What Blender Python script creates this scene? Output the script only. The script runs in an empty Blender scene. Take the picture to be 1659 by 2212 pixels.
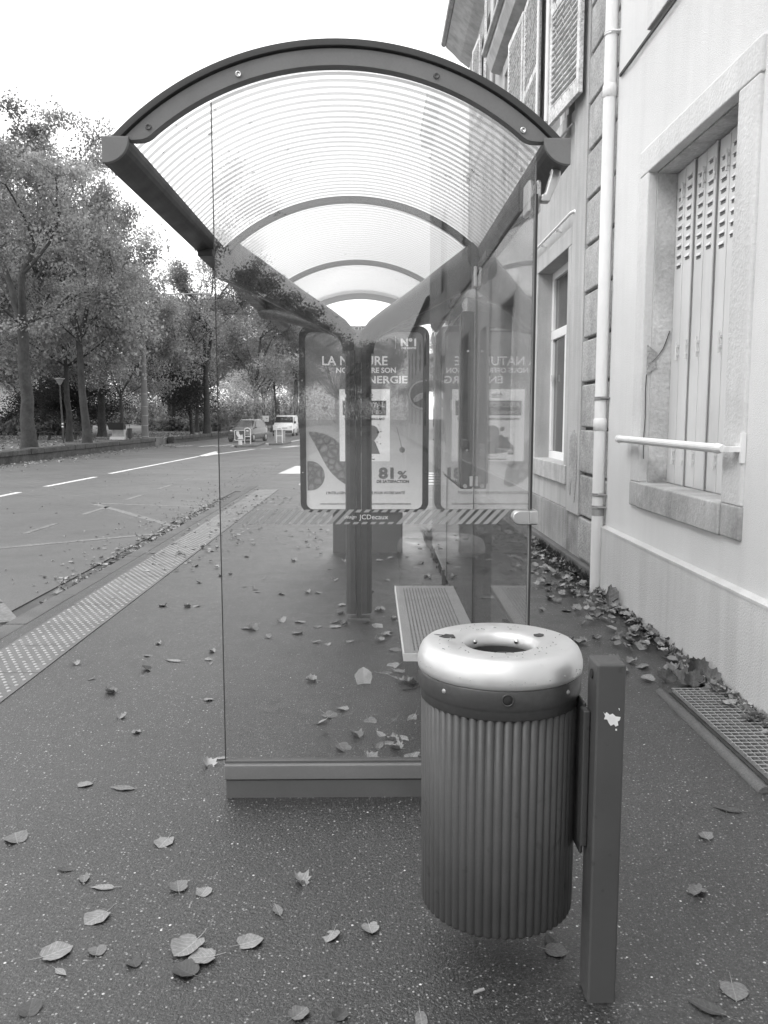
import bpy, bmesh, math, random
import numpy as np
from mathutils import Vector, Matrix
R = math.radians; PI = math.pi
S = bpy.context.scene; C = S.collection
# ------------------------------------------------------------------ camera, sky, sun, exposure
cam = bpy.data.objects.new('camera', bpy.data.cameras.new('camera')); C.objects.link(cam); S.camera = cam
cam.location = (0, 0, 1.5)
cam.rotation_euler = (R(90 - 6.47), 0, R(-0.76))
cam.data.sensor_fit = 'VERTICAL'; cam.data.sensor_height = 36; cam.data.lens = 36 * 1800 / 2212
cam.data.clip_start = .05; cam.data.clip_end = 2000
w = bpy.data.worlds.new('World'); S.world = w; w.use_nodes = True
nt = w.node_tree; bg = nt.nodes['Background']
sky = nt.nodes.new('ShaderNodeTexSky'); sky.sky_type = 'NISHITA'; sky.sun_disc = False
SUN_EL, SUN_ROT = 48, 238
sky.sun_elevation = R(SUN_EL); sky.sun_rotation = R(SUN_ROT); sky.dust_density = 6; sky.air_density = 1.5
bw = nt.nodes.new('ShaderNodeRGBToBW'); nt.links.new(sky.outputs[0], bw.inputs[0])
# overcast: the cloud layer evens the sky out
mr = nt.nodes.new('ShaderNodeMath'); mr.operation = 'MULTIPLY_ADD'; mr.inputs[1].default_value = .35; mr.inputs[2].default_value = 9.5
nt.links.new(bw.outputs[0], mr.inputs[0]); nt.links.new(mr.outputs[0], bg.inputs[0]); bg.inputs[1].default_value = .12
sl = bpy.data.lights.new('sun', 'SUN'); sl.energy = .6; sl.angle = R(25); sl.color = (1, 1, 1)
sun = bpy.data.objects.new('sun', sl); C.objects.link(sun)
d = Vector((math.sin(R(SUN_ROT)) * math.cos(R(SUN_EL)), math.cos(R(SUN_ROT)) * math.cos(R(SUN_EL)), math.sin(R(SUN_EL))))
sun.rotation_euler = d.to_track_quat('Z', 'Y').to_euler()
vs = S.view_settings; vs.view_transform = 'Standard'; vs.look = 'None'; vs.exposure = 0.68; vs.gamma = 1; vs.use_curve_mapping = False
S.cycles.max_bounces = 10; S.cycles.transparent_max_bounces = 40; S.cycles.glossy_bounces = 5; S.cycles.diffuse_bounces = 4
S.cycles.use_denoising = True

# ------------------------------------------------------------------ materials (the photograph is black and white: every colour is a grey)
def nn(nt, t, **k):
    n = nt.nodes.new(t)
    for a, b in k.items(): setattr(n, a, b)
    return n
def L(nt, a, b): nt.links.new(a, b)
def math_(nt, op, a, b=None, clamp=False):
    n = nn(nt, 'ShaderNodeMath', operation=op); n.use_clamp = clamp
    for i, v in enumerate((a, b)):
        if v is None: continue
        if isinstance(v, (int, float)): n.inputs[i].default_value = v
        else: L(nt, v, n.inputs[i])
    return n.outputs[0]
def noise(nt, scale, detail=4, vec=None, stretch=None, rough=.6):
    tc = nn(nt, 'ShaderNodeTexCoord'); v = vec or tc.outputs['Object']
    if stretch:
        mp = nn(nt, 'ShaderNodeMapping'); mp.inputs['Scale'].default_value = stretch; L(nt, v, mp.inputs[0]); v = mp.outputs[0]
    n = nn(nt, 'ShaderNodeTexNoise'); n.inputs['Scale'].default_value = scale; n.inputs['Detail'].default_value = detail
    n.inputs['Roughness'].default_value = rough; L(nt, v, n.inputs['Vector']); return n.outputs['Fac']
def ramp(nt, fac, a, b, lo=0., hi=1.):
    n = nn(nt, 'ShaderNodeMapRange'); n.inputs[1].default_value = a; n.inputs[2].default_value = b
    n.inputs[3].default_value = lo; n.inputs[4].default_value = hi; L(nt, fac, n.inputs[0]); return n.outputs[0]
MATS = {}
def mat(name, v, rough=.6, metal=0., var=.12, vs=2.5, grain=0., gs=120, bump=0., bs=60, streak=0., spots=0., specks=0., spec=.5, stain=0., island=0., veins=0.):
    if name in MATS: return MATS[name]
    m = bpy.data.materials.new(name); m.use_nodes = True; nt = m.node_tree; p = nt.nodes['Principled BSDF']
    base = math_(nt, 'MULTIPLY', ramp(nt, noise(nt, vs), .3, .7, 1 - var, 1 + var), v)
    if grain: base = math_(nt, 'MULTIPLY', base, ramp(nt, noise(nt, gs, 3), .3, .7, 1 - grain, 1 + grain))
    if streak: base = math_(nt, 'MULTIPLY', base, ramp(nt, noise(nt, 1., 5, stretch=(7, 7, .5)), .42, .72, 1, 1 - streak))
    if stain: base = math_(nt, 'MULTIPLY', base, ramp(nt, noise(nt, 1.3, 8, rough=.7), .52, .66, 1, 1 - stain))
    if spots: base = math_(nt, 'MULTIPLY', base, ramp(nt, noise(nt, 22, 2), .66, .72, 1, 1 - spots))
    if island:
        g = nn(nt, 'ShaderNodeNewGeometry'); base = math_(nt, 'MULTIPLY', base, ramp(nt, g.outputs['Random Per Island'], 0, 1, 1 - island, 1 + island))
    if veins:
        tc = nn(nt, 'ShaderNodeTexCoord'); sp_ = nn(nt, 'ShaderNodeSeparateXYZ'); L(nt, tc.outputs['Object'], sp_.inputs[0]); ax_ = math_(nt, 'ABSOLUTE', sp_.outputs[0])
        ph = math_(nt, 'MULTIPLY', math_(nt, 'SUBTRACT', sp_.outputs[1], math_(nt, 'MULTIPLY', ax_, .8)), 2 * PI / .36)
        side = ramp(nt, math_(nt, 'SINE', ph), .86, 1., 0, 1); mid = ramp(nt, ax_, .02, .07, 1, 0)
        base = math_(nt, 'MULTIPLY', base, ramp(nt, math_(nt, 'MAXIMUM', side, mid), 0, 1, 1, 1 + veins))
    if specks:
        tc = nn(nt, 'ShaderNodeTexCoord')
        for sc, thr, rad, val in ((85, .60, .27, .34), (48, .92, .18, .8), (150, .35, .36, .10)):
            vo = nn(nt, 'ShaderNodeTexVoronoi'); vo.inputs['Scale'].default_value = sc; L(nt, tc.outputs['Object'], vo.inputs['Vector'])
            sx = nn(nt, 'ShaderNodeSeparateColor'); L(nt, vo.outputs['Color'], sx.inputs[0])
            k = math_(nt, 'MULTIPLY', math_(nt, 'GREATER_THAN', sx.outputs[0], thr), math_(nt, 'LESS_THAN', vo.outputs['Distance'], rad))
            k = math_(nt, 'MULTIPLY', k, math_(nt, 'MULTIPLY', sx.outputs[1], val * specks))
            base = math_(nt, 'ADD', base, k)
    L(nt, base, p.inputs['Base Color'])
    rr = ramp(nt, noise(nt, vs * 3), .3, .7, max(.02, rough - .08), min(1, rough + .08)); L(nt, rr, p.inputs['Roughness'])
    p.inputs['Metallic'].default_value = metal; p.inputs['Specular IOR Level'].default_value = spec
    if bump:
        b = nn(nt, 'ShaderNodeBump'); b.inputs['Strength'].default_value = min(1, bump); b.inputs['Distance'].default_value = .012
        L(nt, noise(nt, bs, 4), b.inputs['Height']); L(nt, b.outputs[0], p.inputs['Normal'])
    MATS[name] = m; return m
def leafmat(name, v, trans=.5, island=.28, vs=.35):
    m = bpy.data.materials.new(name); m.use_nodes = True; nt = m.node_tree; nt.nodes.remove(nt.nodes['Principled BSDF'])
    g = nn(nt, 'ShaderNodeNewGeometry')
    c = math_(nt, 'MULTIPLY', ramp(nt, g.outputs['Random Per Island'], 0, 1, v * (1 - island), v * (1 + island)), ramp(nt, noise(nt, vs, 3), .35, .65, .5, 1.5))
    a = nn(nt, 'ShaderNodeBsdfDiffuse'); b = nn(nt, 'ShaderNodeBsdfTranslucent'); L(nt, c, a.inputs[0]); L(nt, c, b.inputs[0])
    mx = nn(nt, 'ShaderNodeMixShader'); mx.inputs[0].default_value = trans; L(nt, a.outputs[0], mx.inputs[1]); L(nt, b.outputs[0], mx.inputs[2])
    L(nt, mx.outputs[0], nt.nodes['Material Output'].inputs[0]); return m
def schlick(nt, f0):
    g = nn(nt, 'ShaderNodeNewGeometry'); dp = nn(nt, 'ShaderNodeVectorMath', operation='DOT_PRODUCT')
    L(nt, g.outputs['Incoming'], dp.inputs[0]); L(nt, g.outputs['Normal'], dp.inputs[1])
    c = math_(nt, 'ABSOLUTE', dp.outputs['Value']); c = math_(nt, 'SUBTRACT', 1, c); c = math_(nt, 'POWER', c, 5)
    return math_(nt, 'MULTIPLY_ADD', c, 1 - f0) if 0 else math_(nt, 'ADD', math_(nt, 'MULTIPLY', c, 1 - f0), f0, True)
def glass(name, tint=.95, f0=.08, film=.02, rough=0.):
    m = bpy.data.materials.new(name); m.use_nodes = True; nt = m.node_tree; nt.nodes.remove(nt.nodes['Principled BSDF'])
    t = nn(nt, 'ShaderNodeBsdfTransparent'); t.inputs[0].default_value = (tint,) * 3 + (1,)
    gl = nn(nt, 'ShaderNodeBsdfGlossy'); gl.inputs['Roughness'].default_value = rough
    mx = nn(nt, 'ShaderNodeMixShader'); L(nt, schlick(nt, f0), mx.inputs[0]); L(nt, t.outputs[0], mx.inputs[1]); L(nt, gl.outputs[0], mx.inputs[2])
    df = nn(nt, 'ShaderNodeBsdfDiffuse'); df.inputs[0].default_value = (.8, .8, .8, 1)
    # dust film and dried drops
    k = math_(nt, 'MULTIPLY', ramp(nt, noise(nt, 1.7, 6), .35, .75, .2, 1.6), film)
    k = math_(nt, 'ADD', k, math_(nt, 'MULTIPLY', math_(nt, 'GREATER_THAN', noise(nt, 70, 1), .78), .10))
    m2 = nn(nt, 'ShaderNodeMixShader'); L(nt, k, m2.inputs[0]); L(nt, mx.outputs[0], m2.inputs[1]); L(nt, df.outputs[0], m2.inputs[2])
    L(nt, m2.outputs[0], nt.nodes['Material Output'].inputs[0]); return m
def roofmat(name):
    m = bpy.data.materials.new(name); m.use_nodes = True; nt = m.node_tree; nt.nodes.remove(nt.nodes['Principled BSDF'])
    tc = nn(nt, 'ShaderNodeTexCoord'); sx = nn(nt, 'ShaderNodeSeparateXYZ'); L(nt, tc.outputs['Object'], sx.inputs[0])
    s = math_(nt, 'GREATER_THAN', math_(nt, 'SINE', math_(nt, 'MULTIPLY', sx.outputs[1], 2 * PI / .066)), .08)
    clear = nn(nt, 'ShaderNodeBsdfTransparent'); clear.inputs[0].default_value = (.95,) * 3 + (1,)
    tr = nn(nt, 'ShaderNodeBsdfTransparent'); tr.inputs[0].default_value = (.46,) * 3 + (1,)
    tl = nn(nt, 'ShaderNodeBsdfTranslucent'); tl.inputs[0].default_value = (.85,) * 3 + (1,)
    tl2 = nn(nt, 'ShaderNodeBsdfTranslucent'); tl2.inputs[0].default_value = (.42,) * 3 + (1,)
    a = nn(nt, 'ShaderNodeMixShader'); a.inputs[0].default_value = .75; L(nt, tr.outputs[0], a.inputs[1]); L(nt, tl2.outputs[0], a.inputs[2])
    c2 = nn(nt, 'ShaderNodeMixShader'); c2.inputs[0].default_value = .5; L(nt, clear.outputs[0], c2.inputs[1]); L(nt, tl.outputs[0], c2.inputs[2])
    b = nn(nt, 'ShaderNodeMixShader'); L(nt, s, b.inputs[0]); L(nt, c2.outputs[0], b.inputs[1]); L(nt, a.outputs[0], b.inputs[2])
    df = nn(nt, 'ShaderNodeBsdfDiffuse'); df.inputs[0].default_value = (.1,) * 3 + (1,)
    k = math_(nt, 'MULTIPLY', math_(nt, 'GREATER_THAN', noise(nt, 14, 2), .74), .7)
    e = nn(nt, 'ShaderNodeMixShader'); L(nt, k, e.inputs[0]); L(nt, b.outputs[0], e.inputs[1]); L(nt, df.outputs[0], e.inputs[2])
    gl = nn(nt, 'ShaderNodeBsdfGlossy'); gl.inputs['Roughness'].default_value = .12
    f = nn(nt, 'ShaderNodeMixShader'); L(nt, schlick(nt, .04), f.inputs[0]); L(nt, e.outputs[0], f.inputs[1]); L(nt, gl.outputs[0], f.inputs[2])
    L(nt, f.outputs[0], nt.nodes['Material Output'].inputs[0]); return m

M_pave = mat('pavement_asphalt', .027, rough=.36, var=.2, vs=1.1, grain=.8, gs=80, bump=.5, bs=110, specks=1., stain=.22, spec=1.)
M_road = mat('road_asphalt', .115, rough=.55, var=.12, vs=.35, grain=.22, gs=60, bump=.3, bs=70, stain=.12, spec=.4)
M_gutter = mat('gutter_concrete', .07, rough=.6, var=.3, vs=1.5, grain=.3, bump=.5, stain=.5)
M_kerb = mat('kerb_stone', .11, rough=.75, var=.18, vs=1.2, grain=.2, bump=.5, bs=70, stain=.3)
M_tact = mat('tactile_slab', .14, rough=.65, var=.15, vs=1.5, grain=.15, bump=.3, stain=.25)
M_dome = mat('dome_stone', .38, rough=.5, var=.3, vs=6, grain=.1)
M_paint = mat('road_paint_white', .62, rough=.6, var=.15, vs=2, grain=.25, gs=30, stain=.25)
M_paint_y = mat('road_paint_worn', .18, rough=.7, var=.15, vs=2, grain=.35, gs=30, stain=.3)
M_grass = mat('park_grass', .12, rough=.9, var=.25, vs=.5, grain=.5, gs=12, bump=.4, stain=.3)
M_mossy = mat('mossy_wall_stone', .055, rough=.9, var=.35, vs=2, grain=.4, gs=14, bump=1, bs=12, stain=.5)
M_wall = mat('painted_render', .74, rough=.85, var=.05, vs=.9, grain=.04, gs=220, bump=.55, bs=170, streak=.05)
M_plinth = mat('rough_plinth_render', .62, rough=.9, var=.07, vs=1.2, grain=.05, gs=130, bump=.55, bs=95, streak=.14)
M_band = mat('stone_surround', .66, rough=.85, var=.07, vs=1.8, grain=.03, gs=60, bump=.5, bs=40, streak=.12, stain=.07)
M_sill = mat('weathered_sill', .48, rough=.85, var=.18, vs=2.5, grain=.1, gs=60, bump=.5, bs=40, stain=.35, streak=.3)
M_jamb = mat('peeling_jamb', .54, rough=.9, var=.2, vs=2.5, grain=.12, gs=50, bump=.8, bs=25, stain=.4)
M_shut = mat('shutter_paint', .66, rough=.6, var=.06, vs=2, streak=.12)
M_slot = mat('slot_dark', .06, rough=.8)
M_slot2 = mat('louvre_slot', .17, rough=.8)
M_grey = mat('grey_render', .47, rough=.9, var=.08, vs=1.2, grain=.08, gs=110, bump=.6, bs=100, streak=.2, stain=.1)
M_gplinth = mat('grey_plinth_render', .33, rough=.9, var=.2, vs=1.5, grain=.1, bump=.6, streak=.3, stain=.35)
M_quoin = mat('sandstone_quoin', .40, rough=.95, var=.22, vs=3, grain=.25, gs=50, bump=1., bs=45, stain=.25)
M_joint = mat('stone_joint', .11, rough=.95)
M_pipe = mat('downpipe_paint', .80, rough=.45, var=.05, vs=2, streak=.10, spots=.05)
M_clampm = mat('pipe_clamp_metal', .34, rough=.6, metal=.2, var=.3, vs=8, stain=.4)
M_frame = mat('white_window_frame', .8, rough=.35, var=.04)
M_cornice = mat('cornice_stone', .5, rough=.85, var=.15, vs=2, streak=.3, bump=.4)
M_zinc = mat('zinc_gutter', .42, rough=.4, metal=.4, var=.2, streak=.3)
M_oldpaint = mat('flaking_shutter_paint', .7, rough=.8, var=.2, vs=9, grain=.3, gs=40, spots=.5, bump=.5, stain=.4)
M_mesh = mat('shutter_slat', .62, rough=.8, var=.25, vs=12, grain=.2, gs=50)
M_steel = mat('shelter_grey_paint', .038, rough=.42, var=.12, vs=3, grain=.05, gs=300, spots=.15)
M_steel2 = mat('shelter_light_grey_paint', .10, rough=.52, var=.12, vs=3, grain=.04, stain=.15)
M_face = mat('arch_face_paint', .17, rough=.5, var=.1, vs=3, grain=.04, stain=.1)
M_screw = mat('stainless_screw', .6, rough=.25, metal=1)
M_clamp = mat('satin_aluminium', .55, rough=.32, metal=.9, var=.08)
M_bench = mat('perforated_steel_seat', .36, rough=.42, metal=.35, var=.08, stain=.1)
M_hole = mat('hole_dark', .02, rough=.9)
M_edge = mat('glass_edge', .05, rough=.6, var=.2)
M_edge2 = mat('glass_edge_light', .22, rough=.5, var=.2)
M_bin = mat('bin_body_paint', .046, rough=.5, var=.14, vs=5, grain=.08, gs=200, spots=.3, stain=.15)
M_collar = mat('bin_collar_cast', .05, rough=.42, var=.15, vs=6, grain=.12, gs=90, spots=.2)
M_post = mat('bin_post_paint', .062, rough=.5, var=.08, vs=5, spots=.3)
M_lid = mat('bin_lid_aluminium', .68, rough=.42, metal=.72, var=.03, vs=6, spots=.06)
M_dirt = mat('dirt', .05, rough=.9, var=.3, vs=9)
M_sticker = mat('torn_paper', .72, rough=.7, var=.1, vs=30)
M_white = mat('white_plain', .75, rough=.5, var=.05)
M_print_l = mat('print_pale', .62, rough=.5, var=.04)
M_print_d = mat('print_dark', .09, rough=.5, var=.06)
M_print_m = mat('print_mid', .22, rough=.5, var=.06)
M_band_film = mat('sticker_film', .30, rough=.5, var=.08)
M_concrete = mat('pole_concrete', .14, rough=.85, var=.15, vs=1, grain=.1, bump=.3, bs=30)
M_bark = mat('bark', .045, rough=.95, var=.35, vs=1.5, grain=.3, gs=9, bump=1, bs=10)
M_bark2 = mat('pale_bark', .12, rough=.95, var=.3, vs=1.5, grain=.3, gs=9, bump=1, bs=10)
M_black = mat('tyre_rubber', .02, rough=.7)
M_carp = mat('car_paint_grey', .12, rough=.18, metal=.3, var=.04)
M_vanp = mat('van_paint_white', .72, rough=.25, var=.03)
M_autog = mat('auto_glass', .03, rough=.08, var=.05)
M_lampg = mat('headlamp_glass', .75, rough=.12)
M_galv = mat('galvanised_steel', .36, rough=.5, metal=.4, var=.12, vs=6)
M_leafA = mat('fallen_leaf_pale', .22, rough=.6, var=.22, veins=.4, spots=.35, vs=4, grain=.12, gs=40, island=.2)
M_leafB = mat('fallen_leaf_mid', .14, rough=.6, var=.25, veins=.4, spots=.35, vs=4, grain=.12, gs=40, island=.3)
M_leafC = mat('fallen_leaf_dark', .055, rough=.55, var=.3, veins=.4, spots=.35, vs=4, grain=.12, gs=40, island=.3)
M_leafW = mat('fallen_leaf_white', .38, rough=.6, var=.12, vs=30)
M_foliage = leafmat('foliage', .32, vs=.6)
M_foliage_d = leafmat('foliage_dark', .10)
M_weed = leafmat('weed', .10)
M_glass = glass('pane_glass', film=.012)
M_glass_b = glass('back_pane_glass', film=.01, tint=.93, f0=.06)
M_wglass = mat('window_glass', .05, rough=.05, var=.2, spec=1.)
M_roof = roofmat('striped_polycarbonate')

# ------------------------------------------------------------------ mesh helpers
ORG = {}
class MB:
    def __init__(s): s.v = []; s.f = []
    def add(s, vs, fs):
        o = len(s.v); s.v += [tuple(p) for p in vs]; s.f += [tuple(i + o for i in f) for f in fs]; return s
    def box(s, x0, x1, y0, y1, z0, z1):
        return s.add([(x, y, z) for z in (z0, z1) for y in (y0, y1) for x in (x0, x1)],
                     [(0, 2, 3, 1), (4, 5, 7, 6), (0, 1, 5, 4), (2, 6, 7, 3), (0, 4, 6, 2), (1, 3, 7, 5)])
    def sheet(s, x0, x1, y0, y1, z): return s.add([(x0, y0, z), (x1, y0, z), (x1, y1, z), (x0, y1, z)], [(0, 1, 2, 3)])
    def prism(s, poly, axis, a, b):
        def P(p, t): return {'x': (t, p[0], p[1]), 'y': (p[0], t, p[1]), 'z': (p[0], p[1], t)}[axis]
        n = len(poly); vs = [P(p, a) for p in poly] + [P(p, b) for p in poly]
        return s.add(vs, [tuple(range(n))[::-1], tuple(range(n, 2 * n))] + [(i, (i + 1) % n, n + (i + 1) % n, n + i) for i in range(n)])
    def tube(s, pts, rad, n=10, sy=1., cap=True, flat=None):
        pts = [Vector(p) for p in pts]; rad = rad if hasattr(rad, '__len__') else [rad] * len(pts); vs = []; fs = []
        prev = None
        for i, p in enumerate(pts):
            t = (pts[min(i + 1, len(pts) - 1)] - pts[max(i - 1, 0)]).normalized()
            if prev is None: u = t.orthogonal().normalized() if flat is None else (Vector(flat) - t * t.dot(Vector(flat))).normalized()
            else: u = (prev - t * t.dot(prev)).normalized()
            prev = u; w_ = t.cross(u)
            for k in range(n):
                a = 2 * PI * k / n; vs.append(p + (u * math.cos(a) + w_ * math.sin(a) * sy) * rad[i])
        for i in range(len(pts) - 1):
            for k in range(n): fs.append((i * n + k, i * n + (k + 1) % n, (i + 1) * n + (k + 1) % n, (i + 1) * n + k))
        if cap:
            q = len(vs); vs += vs[:n] + vs[(len(pts) - 1) * n:len(pts) * n]; fs += [tuple(range(q, q + n))[::-1], tuple(range(q + n, q + 2 * n))]
        return s.add(vs, fs)
    def lathe(s, prof, c, n=48, mod=None, closed=False):
        vs = []; fs = []; m = len(prof)
        for k in range(n):
            a = 2 * PI * k / n; q = mod(a) if mod else 0
            for r, z in prof: vs.append((c[0] + (r + q) * math.cos(a), c[1] + (r + q) * math.sin(a), c[2] + z))
        for k in range(n):
            k2 = (k + 1) % n
            for j in range(m - (0 if closed else 1)): j2 = (j + 1) % m; fs.append((k * m + j, k2 * m + j, k2 * m + j2, k * m + j2))
        return s.add(vs, fs)
    def disc(s, c, r, axis='y', n=20, h=.003):
        poly = [(r * math.cos(2 * PI * k / n), r * math.sin(2 * PI * k / n)) for k in range(n)]
        ix = {'x': (1, 2, 0), 'y': (0, 2, 1), 'z': (0, 1, 2)}[axis]
        return s.prism([(c[ix[0]] + p[0], c[ix[1]] + p[1]) for p in poly], axis, c[ix[2]] - h, c[ix[2]])
    def build(s, name, m, parent=None, bevel=0, smooth=False, label=None, seg=2):
        o0 = ORG.get(parent.name, (0, 0, 0)) if parent else (0, 0, 0)
        me = bpy.data.meshes.new(name); me.from_pydata([(a - o0[0], b - o0[1], c - o0[2]) for a, b, c in s.v], [], s.f)
        bm = bmesh.new(); bm.from_mesh(me); bmesh.ops.recalc_face_normals(bm, faces=bm.faces[:]); bm.to_mesh(me); bm.free()
        for mm in (m if isinstance(m, (list, tuple)) else [m]): me.materials.append(mm)
        if smooth: me.polygons.foreach_set('use_smooth', [True] * len(me.polygons))
        o = bpy.data.objects.new(name, me); C.objects.link(o)
        if parent: o.parent = parent; ORG[o.name] = o0
        if bevel:
            b = o.modifiers.new('bevel', 'BEVEL'); b.width = bevel; b.segments = seg; b.limit_method = 'ANGLE'; b.angle_limit = R(35)
            if smooth is not None: me.polygons.foreach_set('use_smooth', [True] * len(me.polygons)); wn = o.modifiers.new('wn', 'WEIGHTED_NORMAL')
        if label: o['label'] = label
        return o
def tag(o, label=None, cat=None, group=None, kind=None):
    for k, v in (('label', label), ('category', cat), ('group', group), ('kind', kind)):
        if v: o[k] = v
    return o
def thing(name, loc, label, cat, group=None, rz=0):
    o = bpy.data.objects.new(name, None); o.empty_display_size = .2; C.objects.link(o); o.location = loc; o.rotation_euler.z = rz
    ORG[o.name] = tuple(loc) if not rz else (0, 0, 0)
    return tag(o, label, cat, group)
def local_thing(name, loc, label, cat, group=None, rz=0):
    o = thing(name, loc, label, cat, group, rz); ORG[o.name] = (0, 0, 0); return o
def copy_tree(o, parent=None):
    c = o.copy(); C.objects.link(c)
    if parent: c.parent = parent
    for ch in list(o.children): copy_tree(ch, c)
    return c
def text(s_, size, x, y, z, m, parent, align='CENTER', width=None, name='lettering', label=None, flip=False, bold=0, shear=0, axis='y', h=.0015):
    cu = bpy.data.curves.new('t', 'FONT'); cu.body = s_; cu.size = size; cu.align_x = align; cu.offset = bold; cu.extrude = h; cu.resolution_u = 3; cu.shear = shear
    ob = bpy.data.objects.new('t', cu); C.objects.link(ob); bpy.context.view_layer.update()
    me = bpy.data.meshes.new_from_object(ob.evaluated_get(bpy.context.evaluated_depsgraph_get())); bpy.data.objects.remove(ob)
    n = len(me.vertices); co = np.zeros(n * 3); me.vertices.foreach_get('co', co); co = co.reshape(-1, 3)
    if width and n:
        wd = co[:, 0].max() - co[:, 0].min(); co[:, 0] *= width / wd
    o0 = ORG.get(parent.name, (0, 0, 0))
    out = np.stack([co[:, 0] + x - o0[0], -co[:, 2] + y - o0[1], co[:, 1] + z - o0[2]], 1) if axis == 'y' else co
    me.vertices.foreach_set('co', out.ravel()); me.update(); me.name = name; me.materials.clear(); me.materials.append(m)
    o = bpy.data.objects.new(name, me); C.objects.link(o); o.parent = parent
    if label: o['label'] = label
    return o
rnd = random.Random(7)
def structure(o): o['kind'] = 'structure'; return o

# ------------------------------------------------------------------ ground, road, pavement
PZ, RZ, GZ = 0., -.12, .2
structure(MB().sheet(-700, 700, -700, 900, -.35).build('ground', M_grass))
structure(MB().box(-12.75, -3.05, -90, 190, -.34, RZ).box(-3.05, 40, 18.395, 60.01, -.34, RZ).build('road', M_road))
structure(MB().box(-3.05, -2.7, -90, 18.6, -.34, RZ - .012).build('gutter', M_gutter))
structure(MB().box(-2.53, 2.3, -90, 18.4, -.3, PZ).box(-2.53, 2.3, 60, 190, -.3, PZ).build('pavement', M_pave))
k = MB(); y = -30.
while y < 18.4: k.box(-2.7, -2.535, y + .006, min(y + .994, 18.4), -.3, PZ + .001 + rnd.uniform(-.004, .004)); y += 1
structure(k.build('kerb', M_kerb, bevel=.015))
structure(MB().box(-2.7, -2.535, 60, 190, -.3, PZ).build('kerb', M_kerb))
# tactile warning strip: slabs and domes
k = MB(); y = 3.0
while y < 17.4: k.box(-2.41, -1.97, y + .003, y + .597, -.02, PZ + .006 + rnd.uniform(-.001, .001)); y += .6
k2 = MB(); y = 3.02; row = 0
tact = thing('tactile_strip', (-2.19, 3, 0), 'long pale strip of studded tactile slabs running beside the kerb', 'tactile paving')
k.build('slab', M_tact, tact)
while y < 17.38:
    nx = 7
    for i in range(nx):
        x = -2.38 + .058 * i + (.029 if row % 2 else 0) + rnd.uniform(-.001, .001)
        if (row * 7 + i) % 41 == 3: continue
        pr = [(.0125, 0), (.0105, .0035), (.006, .0052)]
        vs = [(x + r_ * math.cos(a), y + r_ * math.sin(a), .005 + z_) for r_, z_ in pr for a in [2 * PI * q / 8 for q in range(8)]]
        fs = [(j * 8 + q, j * 8 + (q + 1) % 8, (j + 1) * 8 + (q + 1) % 8, (j + 1) * 8 + q) for j in range(2) for q in range(8)] + [tuple(range(16, 24))]
        k2.add(vs, fs)
    y += .05; row += 1
k2.build('stud', M_dome, tact)
# park ground
structure(MB().box(-700, -13.0, -400, 700, -.33, GZ).build('park_ground', M_grass))
structure(MB().prism([(-60, 47.5), (-14.5, 46), (-14.5, 47.2), (-60, 50)], 'z', .19, GZ + .012).prism([(-40, 60), (-13, 53), (-13, 55), (-40, 63)], 'z', .19, GZ + .012).build('park_path', mat('path_gravel', .2, rough=.9, grain=.3)))
MZ = RZ + .004
def line(x0, y0, x1, y1, wd, m, dash=None):
    dx, dy = x1 - x0, y1 - y0; l = math.hypot(dx, dy); nx, ny = -dy / l * wd / 2, dx / l * wd / 2
    b = MB(); b.prism([(x0 + nx, y0 + ny), (x0 - nx, y0 - ny), (x1 - nx, y1 - ny), (x1 + nx, y1 + ny)], 'z', RZ - .01, MZ); return b
def mark(b, m): return structure(b.build('road_marking', m))
for a in ((-5.344, 15.843, -2.97, 12.4, .13), (-5.344, 15.843, -3.07, 15.1, .11), (-6.4, 9.0, -2.97, 11.63, .13), (-4.1, 8.45, -2.9, 6.55, .14), (-4.87, 13.95, -4.84, 15.2, .09),
          (-4.89, 11.64, -4.87, 12.75, .09), (-4.88, 16.48, -4.86, 17.53, .09), (-4.9, 18.98, -4.88, 20.14, .09), (-4.92, 21.6, -4.9, 22.6, .09), (-4.9, 9.2, -4.9, 10.2, .09)):
    mark(line(*a[:5], None), M_paint_y)
for a in ((-7.75, 14.7, -7.7, 18.17, .14), (-7.72, 19.7, -7.6, 22.9, .14), (-7.64, 24.3, -7.3, 35.1, .14), (-7.3, 35.1, -6.12, 43.0, .22), (-7.3, 35.1, -7.52, 40.2, .16),
          (-8.9, 47.7, -8.5, 50.3, .2), (-11.1, 47.3, -10.5, 48.6, .2), (-9.75, 47.2, -9.2, 48.9, .2), (-8.07, 47.6, -7.75, 51.7, .18), (-5.55, 56.5, -5.2, 63, .2), (-5.85, 43.6, -5.3, 43.6, .3), (-4.9, 45.7, -4.3, 48.2, .5), (-7.1, 50.9, -6.6, 52.7, .5)):
    mark(line(*a[:5], None), M_paint)
mark(MB().prism([(-7.33, 35.3), (-7.05, 35.3), (-6.9, 37.4), (-7.5, 40.0)], 'z', RZ - .01, MZ + .002), M_paint)
mark(MB().prism([(-2.75, 24.2), (-2.05, 24.2), (-2.2, 28), (-2.6, 28)], 'z', RZ - .01, MZ), M_paint)
for i in range(6): mark(MB().box(-1.8, 3.6, 19.1 + i * 1.0, 19.6 + i * 1.0, RZ - .01, MZ), M_paint)
mark(MB().prism([(-6.15, 49.2), (-5.85, 49.7), (-6.3, 49.9)], 'z', RZ - .01, MZ), M_paint)
# traffic islands
structure(MB().prism([(-7.3, 45.0), (-7.55, 45.6), (-7.3, 51.5), (-6.6, 51.5), (-6.4, 46)], 'z', -.3, 0).build('kerb_island', M_kerb, bevel=.03))
structure(MB().prism([(-6.1, 49.0), (-6.2, 53.5), (-5.2, 53.5), (-5.3, 49.2)], 'z', -.3, 0).build('kerb_island', M_kerb, bevel=.03))

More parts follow.
